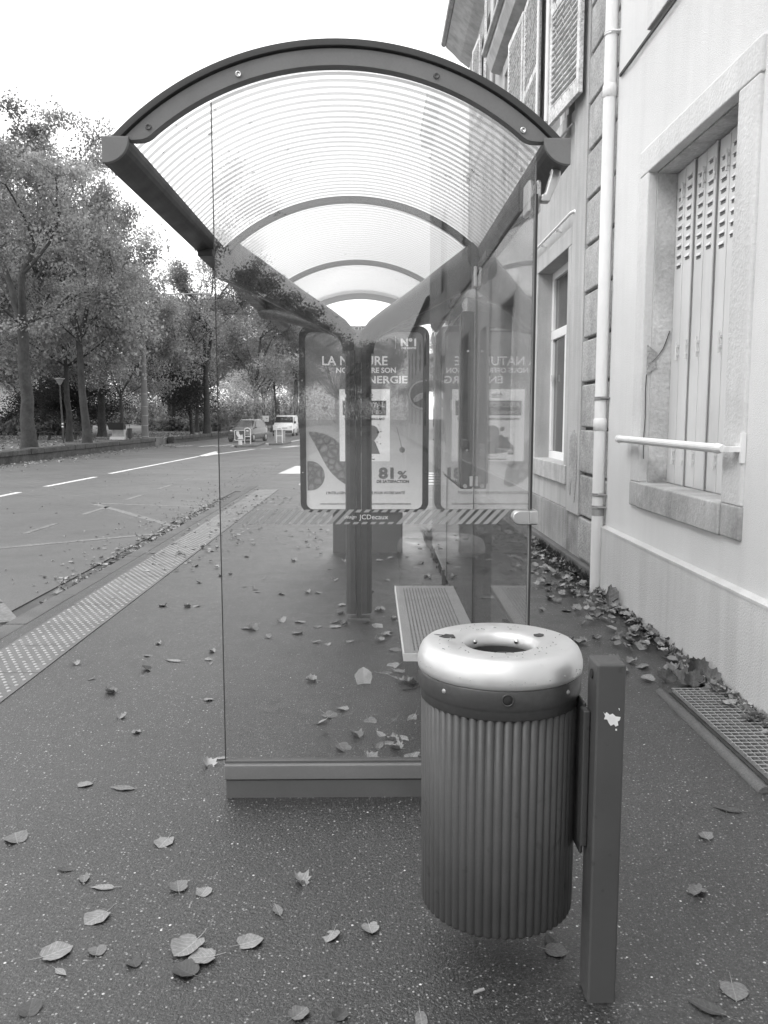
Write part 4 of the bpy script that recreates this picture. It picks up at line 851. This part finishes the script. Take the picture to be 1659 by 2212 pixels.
gb = thing('road_cabinet', (-5.8, 51.5, 0), 'pale grey box standing beside the right hoop barrier', 'box'); MB().box(-6.05, -5.4, 51.4, 51.6, 0, .68).build('cabinet', M_galv, gb, bevel=.02); MB().box(-6.07, -5.38, 51.38, 51.62, .68, .72).build('top', M_steel2, gb)
sg = thing('arrow_sign', (-7.38, 46.5, 0), 'square keep-right sign with a white diagonal arrow on a short white post', 'traffic sign')
x0, x1, z0, z1 = -7.68, -7.09, .23, .82
MB().prism(rrect(x0, x1, z0, z1, .07), 'y', 46.5, 46.52).build('plate', M_frame, sg)
MB().prism(rrect(x0 + .035, x1 - .035, z0 + .035, z1 - .035, .05), 'y', 46.494, 46.499).build('field', M_print_d, sg)
cx_, cz_ = -7.385, .525; A_ = [(-.19, .22), (-.03, .22), (-.03, .09), (.07, -.03), (.14, .06), (.2, -.22), (-.13, -.22), (-.06, -.13), (-.17, 0), (-.19, .05)]
MB().prism([(cx_ + a, cz_ + c) for a, c in A_], 'y', 46.486, 46.493).build('arrow', M_frame, sg)
MB().tube([(-7.385, 46.62, -.02), (-7.385, 46.62, .3)], .11, 14).build('post', M_frame, sg)
bd = thing('white_board', (-12.1, 95, GZ), 'small white notice board on posts among the far trees', 'sign')
MB().box(-12.5, -11.76, 95, 95.04, 1.03, 1.7).build('board', M_white, bd); MB().box(-12.4, -12.34, 95.05, 95.1, GZ, 1.5).box(-11.9, -11.84, 95.05, 95.1, GZ, 1.5).build('leg', M_steel, bd)
MB().prism([(-12.1, 1.42), (-11.95, 1.45), (-11.9, 1.36), (-12.05, 1.34)], 'y', 94.99, 94.997).build('emblem', M_print_d, bd)
skp = thing('skip', (-15.0, 50.2, GZ), 'dark open-topped container on a pale base beside the concrete pole', 'container')
MB().prism([(-15.75, 1.2), (-14.75, 1.2), (-14.82, .78), (-15.65, .78)], 'y', 49.8, 50.4).build('hopper', M_black, skp, bevel=.02); MB().box(-15.5, -14.8, 49.9, 50.3, GZ, .78).build('body', M_quoin, skp); MB().box(-15.55, -14.75, 49.6, 49.85, GZ, .37).build('step', M_white, skp)
pb = thing('park_bin', (-14.35, 49.6, GZ), 'small slatted park litter bin right of the dark container', 'litter bin')
MB().lathe([(.13, 0), (.15, .02), (.15, .55), (.13, .56)], (-14.35, 49.6, GZ + .1), 16).tube([(-14.35, 49.6, GZ), (-14.35, 49.6, GZ + .12)], .04, 8).build('basket', M_steel, pb); MB().lathe([(.01, 0), (.27, .0), (.27, .03), (.0, .05)], (-14.35, 49.6, GZ + .85), 16).tube([(-14.35, 49.6, GZ + .6), (-14.35, 49.6, GZ + .86)], .03, 8).build('hood', M_galv, pb)
for i, (x, y) in enumerate(((-19.0, 48.6), (-17.7, 49.2))):
    o = thing('park_bench', (x, y, GZ), ('left' if i == 0 else 'right') + ' one of two low dark park benches on the grass behind the lamp', 'bench', 'low benches on the park grass')
    MB().box(x - .55, x + .55, y - .2, y + .2, GZ + .4, GZ + .46).build('seat', M_bark, o)
    for s in (-.35, .35): MB().prism([(x + s - .12, GZ), (x + s - .06, GZ), (x + s + .03, GZ + .4), (x + s - .03, GZ + .4)], 'y', y - .15, y + .15).build('leg', M_bark, o)
for i, (x0_, x1_, y_, h_) in enumerate(((-62, -42, 105, 8), (-53, -48, 118, 5.5))):
    o = thing('pale_house', ((x0_ + x1_) / 2, y_, GZ), ('long white building glimpsed beyond the park at the far left', 'smaller white building glimpsed between park trees')[i], 'building')
    MB().box(x0_, x1_, y_, y_ + 8, -.3, h_).build('wall', M_white, o); MB().prism([(x0_ - .5, h_), (x1_ + .5, h_), ((x0_ + x1_) / 2, h_ + 2.5)], 'y', y_ - .4, y_ + 8.4).build('roof', mat('roof_tile', .12), o)
    for j_ in range(4): MB().box(x0_ + 1 + j_ * 1.7, x0_ + 1.9 + j_ * 1.7, y_ - .05, y_ + .05, 1.2, 2.7).build('window', M_wglass, o)
hd = MB(); nr = np.random.default_rng(5)
def leafcloud(name, boxes, n, size, m, label, cat, kind='stuff'):
    vv = []
    for (x0, x1, y0, y1, z0, z1, k_) in boxes:
        q = int(n * k_); c = np.stack([nr.uniform(x0, x1, q), nr.uniform(y0, y1, q), nr.uniform(z0, z1, q) * 1.0], 1); c[:, 2] = z0 + (c[:, 2] - z0) * (.6 + .4 * np.sin(c[:, 0] * 2.1) * np.cos(c[:, 1] * 1.7))
        a = nr.normal(size=(q, 3)); a /= np.linalg.norm(a, axis=1)[:, None]; b_ = np.cross(a, nr.normal(size=(q, 3))); b_ /= np.linalg.norm(b_, axis=1)[:, None]; a *= size; b_ *= size * .6
        vv.append(np.stack([c - a, c - b_, c + a, c + b_], 1).reshape(-1, 3))
    v = np.concatenate(vv); b = len(v) // 4; me = bpy.data.meshes.new(name); me.vertices.add(len(v)); me.vertices.foreach_set('co', v.astype(np.float32).ravel()); me.loops.add(len(v)); me.loops.foreach_set('vertex_index', np.arange(len(v), dtype=np.int32)); me.polygons.add(b); me.polygons.foreach_set('loop_start', np.arange(0, 4 * b, 4, dtype=np.int32)); me.update(calc_edges=True); me.materials.append(m)
    o = bpy.data.objects.new(name, me); C.objects.link(o); return tag(o, label, cat, kind=kind)
leafcloud('undergrowth_and_added_hedge', [(-60, 60, -150, -146, -.1, 9, 1.), (-40, -14, -90, -84, .2, 4, .4), (-34, -22, 62, 66, .2, 1.8, .4), (-22, -14, 80, 84, .2, 2, .3), (-60, -34, 84, 88, .2, 2, .3), (-14, -2, 128, 131, .1, 4, .4), (-50, -12, 140, 146, .1, 8, 1.2)], 40000, .18, M_foliage, 'mass of low bushes closing off the far side of the park, with an added hedge mass behind the viewer', 'bushes')  # bushes behind the viewer are added to block pale sky in the reflections

# ------------------------------------------------------------------ vehicles
def wheels(par, xs, hw, r_):
    for x_ in xs:
        for s in (-1, 1):
            t = MB().lathe([(r_ * .6, -.09), (r_ * .95, -.09), (r_, -.06), (r_, .06), (r_ * .95, .09), (r_ * .6, .09)], (0, 0, 0), 24); t.v = [(x_ + a, s * hw + c, r_ + b_) for a, b_, c in t.v]; to = t.build('wheel', M_black, par, smooth=True)
            h = MB().lathe([(0, .02), (r_ * .2, .03), (r_ * .58, .02), (r_ * .6, 0)], (0, 0, 0), 16); h.v = [(x_ + a, s * (hw + .07 + c), r_ + b_) for a, b_, c in h.v]; h.build('rim', M_galv, to, smooth=True)
def loft(sections):
    """sections: list of (x, [(y,z)...]) same count, mirrored across y"""
    b = MB(); vs = []; n = None
    for x_, pr in sections:
        full = [(y_, z_) for y_, z_ in pr] + [(-y_, z_) for y_, z_ in pr[::-1]]; n = len(full); vs += [(x_, y_, z_) for y_, z_ in full]
    fs = [(i * n + k_, i * n + (k_ + 1) % n, (i + 1) * n + (k_ + 1) % n, (i + 1) * n + k_) for i in range(len(sections) - 1) for k_ in range(n)]
    fs += [tuple(range(n)), tuple(range((len(sections) - 1) * n, len(sections) * n))[::-1]]
    return b.add(vs, fs)
# small hatchback: length along +x (front at +x)
car = local_thing('parked_car', (-8.45, 56.8, RZ), 'small dark grey hatchback facing the viewer behind the arrow sign', 'car', rz=R(-102))
def prof(hw, zb, zbelt, wt, zt): return [(hw * .92, zb), (hw, zb + .12), (hw, (zb + zbelt) / 2), (hw * .97, zbelt), (wt, zt), (wt * .6, zt + .03)]
loft([(-1.85, prof(.70, .35, .80, .66, .82)), (-1.78, prof(.78, .25, .90, .66, 1.05)), (-1.5, prof(.82, .2, .93, .62, 1.42)), (-.9, prof(.83, .2, .93, .62, 1.50)), (-.1, prof(.83, .2, .92, .62, 1.50)), (.35, prof(.83, .2, .90, .62, 1.38)), (.95, prof(.83, .2, .88, .70, .98)), (1.3, prof(.82, .2, .82, .66, .90)), (1.65, prof(.78, .2, .72, .6, .76)), (1.84, prof(.70, .3, .6, .55, .62))]).build('body', M_carp, car, smooth=True, bevel=0)
MB().add([(.38, .60, 1.385), (.93, .69, 1.0), (.93, -.69, 1.0), (.38, -.60, 1.385), (.37, .57, 1.42), (.37, -.57, 1.42)], [(0, 1, 2, 3), (4, 0, 3, 5)]).build('windscreen', M_autog, car)
for s in (-1, 1):
    MB().add([(-1.35, s * .80, .97), (.75, s * .815, .95), (.3, s * .66, 1.36), (-.1, s * .645, 1.44), (-1.1, s * .645, 1.42)], [(0, 1, 2, 3, 4)]).build('side_window', M_autog, car)
    MB().lathe([(0, .04), (.09, .03), (.13, 0)], (0, 0, 0), 14).build('x', M_lampg).name if 0 else None
    hl_ = MB().lathe([(0, .05), (.08, .04), (.13, 0)], (0, 0, 0), 14); hl_.v = [(1.66 + c, s * .55 + a, .68 + b_ * .9) for a, b_, c in hl_.v]; hl_.build('headlight', M_lampg, car, smooth=True)
    MB().box(.75, .9, s * .86 - .07, s * .86 + .07, .93, 1.05).build('mirror', M_carp, car, bevel=.03)
MB().box(1.80, 1.86, -.4, .4, .34, .48).build('grille', M_black, car); MB().box(1.85, 1.872, -.25, .25, .5, .6).build('number_plate', M_white, car)
wheels(car, (-1.2, 1.2), .76, .29)
van = local_thing('parked_van', (-7.75, 74.5, RZ), 'white panel van facing the viewer in the distance', 'van', rz=R(-92))
def vp(hw, zb, zbelt, wt, zt): return [(hw * .95, zb), (hw, zb + .1), (hw, (zb + zbelt) / 2), (hw * .98, zbelt), (wt, zt - .1), (wt * .93, zt)]
loft([(-2.1, vp(.86, .3, 1.1, .8, 1.72)), (-2.0, vp(.89, .25, 1.1, .82, 1.80)), (-.2, vp(.9, .25, 1.1, .82, 1.82)), (.5, vp(.9, .25, 1.08, .78, 1.74)), (1.15, vp(.9, .25, 1.02, .84, 1.16)), (1.6, vp(.88, .25, .92, .78, 1.02)), (1.98, vp(.84, .25, .75, .7, .82)), (2.08, vp(.78, .3, .6, .6, .66))]).build('body', M_vanp, van, smooth=True)
MB().add([(.56, .74, 1.70), (1.14, .82, 1.17), (1.14, -.82, 1.17), (.56, -.74, 1.70)], [(0, 1, 2, 3)]).build('windscreen', M_autog, van)
for s in (-1, 1):
    MB().add([(.05, s * .905, 1.13), (.98, s * .905, 1.11), (.5, s * .83, 1.62), (.05, s * .84, 1.66)], [(0, 1, 2, 3)]).build('side_window', M_autog, van)
    MB().prism([(s * .45, .82), (s * .84, .95), (s * .82, .76), (s * .5, .72)], 'x', 1.97, 2.0).build('headlight', M_lampg, van); MB().box(.8, .95, s * .95 - .08, s * .95 + .08, 1.1, 1.3).build('mirror', M_black, van, bevel=.02)
MB().box(1.9, 2.12, -.84, .84, .28, .52).build('bumper', M_black, van, bevel=.04); MB().box(2.12, 2.135, -.26, .26, .45, .56).build('number_plate', M_white, van); MB().box(1.99, 2.06, -.42, .42, .68, .74).build('grille', M_black, van)
MB().tube([(-.9, -.7, 1.86), (-.9, .7, 1.86)], .025, 6).tube([(.1, -.7, 1.86), (.1, .7, 1.86)], .025, 6).build('roof_rack', M_black, van)
wheels(van, (-1.35, 1.3), .83, .32)

# ------------------------------------------------------------------ fallen leaves
def leaf_mesh(kind, seed, m):
    rg = random.Random(seed)
    if kind == 'round': out = [(0, -.78), (.28, -.98), (.62, -.86), (.88, -.5), (.98, 0), (.92, .45), (.66, .82), (.28, 1.02), (0, 1.16)]
    elif kind == 'oval': out = [(0, -1.0), (.2, -.9), (.42, -.55), (.52, -.1), (.46, .35), (.28, .8), (.1, 1.15), (0, 1.4)]
    else: out = [(0, -.8), (.25, -.95), (.6, -.85), (.64, -.55), (.96, -.36), (.86, -.05), (1.0, .4), (.7, .44), (.56, .62), (.48, .92), (.2, .88), (0, 1.22)]
    def sm(p):
        q = [p[0]]
        for a_, b_ in zip(p, p[1:]): q += [(a_[0] * .75 + b_[0] * .25, a_[1] * .75 + b_[1] * .25), (a_[0] * .25 + b_[0] * .75, a_[1] * .25 + b_[1] * .75)]
        return q + [p[-1]]
    if kind != 'lobed': out = sm(out); out = [out[0]] + [(x_ * (1 - (.13 if rg.random() < .22 else 0)), y_) for x_, y_ in out[1:-1]] + [out[-1]]
    k_ = len(out); right = [(x_ * rg.uniform(.95, 1.05), y_ * rg.uniform(.98, 1.03)) for x_, y_ in out]; left = [(-x_ * rg.uniform(.92, 1.04), y_) for x_, y_ in out[1:-1]]
    ring = right + left[::-1]; cup = rg.uniform(-.05, .3) if kind != 'lobed' else rg.uniform(.25, .75); tw_ = rg.uniform(-.35, .35)
    def Z(x_, y_): return .16 * abs(x_) + cup * (x_ * x_ + .5 * y_ * y_) + tw_ * x_ * y_ * .6 + (.05 if kind != 'lobed' else .16) * math.sin(5 * y_ + seed) * abs(x_) + (.12 * math.sin(4 * x_ + 2 * seed) if kind == 'lobed' else 0)
    vs = [(x_, y_, Z(x_, y_)) for x_, y_ in ring] + [(x_ * .5, y_ * .55, Z(x_ * .5, y_ * .5)) for x_, y_ in ring] + [(0, 0, 0)]
    n = len(ring); fs = [(i, (i + 1) % n, n + (i + 1) % n, n + i) for i in range(n)] + [(n + i, n + (i + 1) % n, 2 * n) for i in range(n)]
    b = MB().add(vs, fs); b.tube([(0, -.75, Z(0, -.75) + .02), (.05 * tw_, -1.2, .1), (.4 * tw_, -1.75, .22)], [.035, .025, .02], 4)
    me = bpy.data.meshes.new('leaf'); zmin = min(v[2] for v in b.v); me.from_pydata([(x_, y_, z_ - zmin) for x_, y_, z_ in b.v], [], b.f); me.materials.append(m); me.polygons.foreach_set('use_smooth', [True] * len(me.polygons)); return me
LM = {}
for mi, m in (('A', M_leafA), ('B', M_leafB), ('C', M_leafC), ('W', M_leafW)):
    for ki in ('round', 'oval', 'lobed'):
        for s in range(3): LM[(mi, ki, s)] = leaf_mesh(ki, s * 7 + hash(ki) % 1 + len(ki), m)
def leaf(x, y, z, size, tone, kind, label, group=None, rz=None, tilt=(0, 0), sd=None):
    me = LM[(tone, kind, rnd.randrange(3) if sd is None else sd)]; o = bpy.data.objects.new('fallen_leaf', me); C.objects.link(o)
    o.location = (x, y, z + .001); o.scale = (size,) * 3; o.rotation_euler = (tilt[0], tilt[1], rnd.uniform(0, 6.28) if rz is None else rz); return tag(o, label, 'leaf', group)
# measured, nameable ones
leaf(-.529, 2.225, 0, .047, 'A', 'round', 'largest pale heart-shaped leaf with a long stalk, front left on the pavement', rz=2.6)
leaf(-.475, 2.175, .004, .036, 'A', 'round', 'pale leaf touching the lower right of the largest heart-shaped leaf', rz=1.7)
leaf(-.512, 2.12, 0, .036, 'C', 'round', 'dark leaf tucked just below the largest heart-shaped leaf', rz=1.)
leaf(-.356, 2.246, 0, .036, 'A', 'round', 'pale round leaf with stalk pointing left, right of the largest leaf', rz=-1.1)
leaf(-.834, 2.371, 0, .038, 'A', 'round', 'pale round leaf with raised stalk above the left front leaf', rz=2.5)
leaf(-.897, 2.207, 0, .042, 'A', 'round', 'pale leaf with stalk to the lower left, near the left front corner', rz=-.9)
leaf(-.865, 2.533, 0, .034, 'A', 'oval', 'long pale oval leaf lying level on the left pavement', rz=1.5)
leaf(-.627, 2.53, 0, .032, 'B', 'round', 'folded mid grey leaf below the glass pane rail', rz=.3)
leaf(-.244, 2.562, 0, .034, 'A', 'lobed', 'curled pale leaf alone between the glass rail and the bin', rz=.6, tilt=(.2, .3))
leaf(-.124, 2.273, 0, .028, 'A', 'round', 'small pale heart leaf left of the bin base', rz=2.8, tilt=(0, .25))
leaf(-.722, 3.485, 0, .036, 'W', 'lobed', 'almost white folded leaf beside the left end of the glass rail', rz=.4, tilt=(.35, .3))
leaf(-.675, 3.55, 0, .03, 'A', 'oval', 'pale leaf against the left corner of the glass rail', rz=1.8)
leaf(-1.014, 3.253, 0, .045, 'B', 'oval', 'broad flat mid grey leaf left of the glass rail', rz=1.4)
leaf(-1.28, 2.852, 0, .042, 'B', 'round', 'mid grey round leaf at the left edge of the pavement', rz=.5)
leaf(-.743, 2.819, 0, .036, 'A', 'round', 'pale leaf with upright stalk below the left end of the rail', rz=2.9)
leaf(-.056, 4.60, .03, .052, 'W', 'round', 'upright white heart-shaped leaf behind the glass pane', rz=.1, tilt=(1.2, 0), sd=0)
leaf(-1.237, 5.045, 0, .05, 'A', 'oval', 'pale flat leaf left of the glass edge on the mid pavement', rz=1.2)
leaf(-1.352, 4.865, 0, .04, 'C', 'round', 'dark crumpled leaf left of the glass edge', rz=1.2, tilt=(.4, .3))
leaf(1.865, 6.45, .09, .085, 'A', 'lobed', 'big plane leaf propped upright against the white wall by the downpipe', rz=.35, tilt=(1.25, .2), sd=1)
leaf(1.87, 4.62, .06, .066, 'C', 'lobed', 'large dark curled leaf leaning on the white wall above the grate', rz=-.5, tilt=(1.1, .3), sd=2)
leaf(1.74, 4.55, .02, .066, 'B', 'lobed', 'broad dark curled leaf lying at the foot of the leaning leaf by the grate', rz=.9, tilt=(.6, -.3), sd=0)
leaf(1.86, 4.36, .03, .06, 'B', 'round', 'round folded leaf against the wall at the far end of the grate', rz=.6, tilt=(.5, .4))
leaf(1.367, 3.036, 0, .045, 'C', 'oval', 'dark flat leaf right of the bin post', rz=1.1)
leaf(1.027, 2.482, 0, .03, 'B', 'lobed', 'mid grey leaf on the pavement right of the post', rz=2)
leaf(.948, 2.026, 0, .036, 'B', 'round', 'broad faded round leaf near the bottom right corner of the pavement', rz=2.9)
leaf(.853, 1.958, 0, .044, 'C', 'oval', 'long dark faded leaf at the bottom right of the pavement', rz=.9)
MEAS = [(-1.183, 3.294), (-1.029, 2.64), (-.54, 2.502), (-.01, 2.305), (.119, 1.927), (-.085, 1.946), (-.19, 1.952), (1.196, 2.832), (.514, 2.195), (.509, 2.233), (-.663, 2.16), (-.782, 2.212), (-.853, 2.124), (-.877, 1.981), (-.293, 2.399), (-.947, 2.588)]
for x, y in MEAS: leaf(x, y, 0, rnd.uniform(.02, .036), rnd.choice('BBCA'), rnd.choice(('round', 'oval', 'round')), 'small faded leaf lying flat on the dark pavement in the foreground', 'small faded leaves on the foreground pavement', tilt=(rnd.uniform(-.1, .1), rnd.uniform(-.1, .1)))
MEAS2 = [(-.266, 3.976), (-.14, 3.656), (-.084, 3.805), (-.015, 3.986), (.1, 4.003), (.194, 4.028), (.041, 3.804), (.083, 3.746), (.029, 3.681), (.138, 3.774), (.102, 3.648), (-.024, 3.525), (.048, 3.51), (.171, 3.543), (.123, 4.911), (.078, 4.773), (.143, 4.668), (.206, 4.574), (.189, 4.478), (.146, 5.264), (.043, 5.49), (.201, 5.999), (.029, 5.865), (-.055, 6.003), (-.719, 5.596), (-.392, 5.461), (-.86, 5.811), (-.276, 6.005), (-.671, 6.039)]
for x, y in MEAS2: leaf(x, y, 0, rnd.uniform(.03, .046), rnd.choice('AAAB'), rnd.choice(('round', 'oval', 'lobed')), 'pale curled leaf on the pavement under the shelter roof', 'curled leaves under the shelter', tilt=(rnd.uniform(-.35, .35), rnd.uniform(-.35, .35)))
for i in range(55): x, y = rnd.uniform(-.6, .6), rnd.choice((rnd.uniform(5.2, 9), rnd.uniform(3.4, 9))); leaf(x, y, 0, rnd.uniform(.022, .042), rnd.choice('AAAB'), rnd.choice(('round', 'lobed')), 'pale curled leaf on the pavement under the shelter roof', 'curled leaves under the shelter', tilt=(rnd.uniform(-.15, .15), rnd.uniform(-.15, .15)))
for x, y in [(-1.425, 5.158), (-1.273, 4.067), (-1.134, 3.86), (-1.816, 4.984), (-1.63, 4.682), (-.995, 4.973), (-.882, 4.324)] + [(rnd.uniform(-1.9, -.6), rnd.uniform(4, 11)) for _ in range(38)]:
    leaf(x, y, 0, rnd.uniform(.02, .038), rnd.choice('AAB'), rnd.choice(('round', 'oval', 'lobed')), 'scattered leaf on the pavement between the tactile strip and the shelter', 'leaves between the tactile strip and the shelter', tilt=(rnd.uniform(-.25, .25), rnd.uniform(-.25, .25)))
for i in range(45): x, y = -2.88 + rnd.gauss(0, .1), rnd.uniform(5.5, 13); leaf(x, y, RZ, rnd.uniform(.03, .05), rnd.choice('BBCA'), rnd.choice(('round', 'lobed')), 'dead leaf lying in the gutter beside the kerb', 'dead leaves in the gutter', tilt=(rnd.uniform(-.4, .4), rnd.uniform(-.4, .4)))
for i in range(75): y = rnd.uniform(4.5, 8.5); t_ = rnd.random() ** 1.6; x = 1.9 - t_ * .65; leaf(x, y, .03 * (1 - t_) * rnd.random(), rnd.uniform(.026, .045), rnd.choice('AAAB'), rnd.choice(('round', 'lobed', 'lobed')), 'dead leaf drifted against the foot of the white wall', 'leaves drifted along the wall foot', tilt=(rnd.uniform(-.35, .35), rnd.uniform(-.35, .35)))
cg = MB().tube([(.262, 2.02, .006), (.290, 2.032, .007)], .004, 10); tag(cg.build('cigarette_end', M_band_film), 'pale cigarette end lying on the pavement in front of the bin', 'cigarette end')
for x_, y_, z_, t_ in ((1.82, 4.66, .02, .9), (1.9, 4.72, .05, 1.1), (1.80, 4.52, .03, .7), (1.88, 4.50, .05, .9), (1.68, 4.62, .01, .5)): leaf(x_, y_, z_, .055, rnd.choice('BC'), 'lobed', 'crumpled leaf in the heap between the grate and the white wall', 'heap of crumpled leaves above the grate', tilt=(t_, rnd.uniform(-.6, .6)))
# uncountable litter: joined leaf scraps
def litter(name, spots, label):
    b = MB()
    for (x, y, z, s, ti) in spots:
        m_ = rnd.choice([LM[('B', 'lobed', 0)], LM[('B', 'round', 1)], LM[('B', 'lobed', 2)]]); M_ = Matrix.Translation((x, y, z)) @ Matrix.Rotation(rnd.uniform(0, 6.28), 4, 'Z') @ Matrix.Rotation(rnd.uniform(-ti, ti), 4, 'X') @ Matrix.Rotation(rnd.uniform(-ti, ti), 4, 'Y') @ Matrix.Scale(s, 4)
        b.add([M_ @ v.co for v in m_.vertices], [tuple(p.vertices) for p in m_.polygons])
    me = bpy.data.meshes.new(name); me.from_pydata([tuple(v) for v in b.v], [], b.f); me.materials.append(mat('leaf_litter_pale', .27, rough=.7, var=.3, vs=9, island=.5) if 'wall' not in name else mat('leaf_litter', .24, rough=.7, var=.3, vs=9, island=.6)); o = bpy.data.objects.new(name, me); C.objects.link(o); return tag(o, label, 'leaf litter', kind='stuff')
sp = []
for _ in range(620): y = rnd.uniform(5.2, 13); t_ = rnd.random() ** 1.5; wdt = .5 if y < 7 else 1.0; sp.append((1.95 - t_ * wdt * rnd.uniform(.2, 1), y, .02 + .04 * rnd.random() * (1 - t_), rnd.uniform(.022, .04), .45))
for _ in range(160): y = rnd.uniform(3.4, 5.2); sp.append((1.93 - abs(rnd.gauss(0, .05)), y, .015 + .02 * rnd.random(), rnd.uniform(.02, .04), .6))
litter('wall_leaf_litter', sp, 'drift of dead leaves along the foot of the buildings')
sp = [(-2.92 + rnd.gauss(0, .13), rnd.uniform(8, 17), RZ + .012, rnd.uniform(.015, .03), .4) for _ in range(500)] + [(-3.1 - abs(rnd.gauss(0, .5)), rnd.uniform(7, 30), RZ + .006, rnd.uniform(.01, .022), .15) for _ in range(420)] + [(rnd.uniform(-8, -3), rnd.uniform(6, 30), RZ + .006, rnd.uniform(.01, .022), .15) for _ in range(160)]
litter('gutter_leaf_litter', sp, 'dead leaves and scraps gathered in the gutter and on the near road edge')
sp = [(-12.6 + abs(rnd.gauss(0, .8)), rnd.uniform(22, 50), RZ + .02, rnd.uniform(.025, .045), .3) for _ in range(600)] + [(rnd.uniform(-30, -13), rnd.uniform(28, 70), GZ + .02, rnd.uniform(.05, .08), .4) for _ in range(1600)]
litter('park_leaf_litter', sp, 'leaves strewn over the park grass and along the low wall')
sp = [(rnd.uniform(-2.5, 1.2), rnd.uniform(9, 18), .012, rnd.uniform(.018, .032), .2) for _ in range(260)] + [(rnd.uniform(-2.5, -1.5), rnd.uniform(8, 16), .012, rnd.uniform(.015, .025), .2) for _ in range(140)]
litter('pavement_leaf_litter', sp, 'leaf scraps scattered over the far pavement and the tactile strip')
# weeds along the walls and moss seam under the back glass
def tuft(b, x, y, n, h, z=0):
    for _ in range(n):
        a = rnd.uniform(0, 2 * PI); l = h * rnd.uniform(.4, 1); x_, y_ = x + rnd.gauss(0, .015), y + rnd.gauss(0, .015); w_ = .003
        dx, dy = math.cos(a) * l * .5, math.sin(a) * l * .5
        b.add([(x_ - w_, y_, z), (x_ + w_, y_, z), (x_ + dx * .4 + w_, y_ + dy * .4, z + l * .7), (x_ + dx, y_ + dy, z + l), (x_ + dx * .4 - w_, y_ + dy * .4, z + l * .7)], [(0, 1, 2, 3, 4)])
b = MB()
for _ in range(150): tuft(b, 1.925 - abs(rnd.gauss(0, .012)), rnd.uniform(4.5, 7.0), 7, .05)
for _ in range(60): tuft(b, 1.93 + rnd.gauss(0, .02), rnd.uniform(7.1, 9.5), 12, .13)
tag(b.build('wall_weeds', M_weed), 'dark weeds and grass growing along the foot of the walls', 'weeds', kind='stuff')
b = MB()
for _ in range(26): tuft(b, .69 + rnd.gauss(0, .02), rnd.uniform(9.3, 10.1), 12, .2)
for _ in range(90): tuft(b, .68 + rnd.gauss(0, .012), rnd.uniform(7.4, 10.2), 6, .04)
tag(b.build('grass_seam', M_weed), 'grass tuft and moss growing in a crack behind the shelter', 'grass', kind='stuff')
b = MB(); y = 7.2; x = .675
while y < 10: nx_ = .675 + rnd.uniform(-.012, .012); b.prism([(x - .012, y), (x + .012, y), (nx_ + .012, y + .2), (nx_ - .012, y + .2)], 'z', -.02, .004); x = nx_; y += .2
structure(b.build('pavement_crack', M_joint))
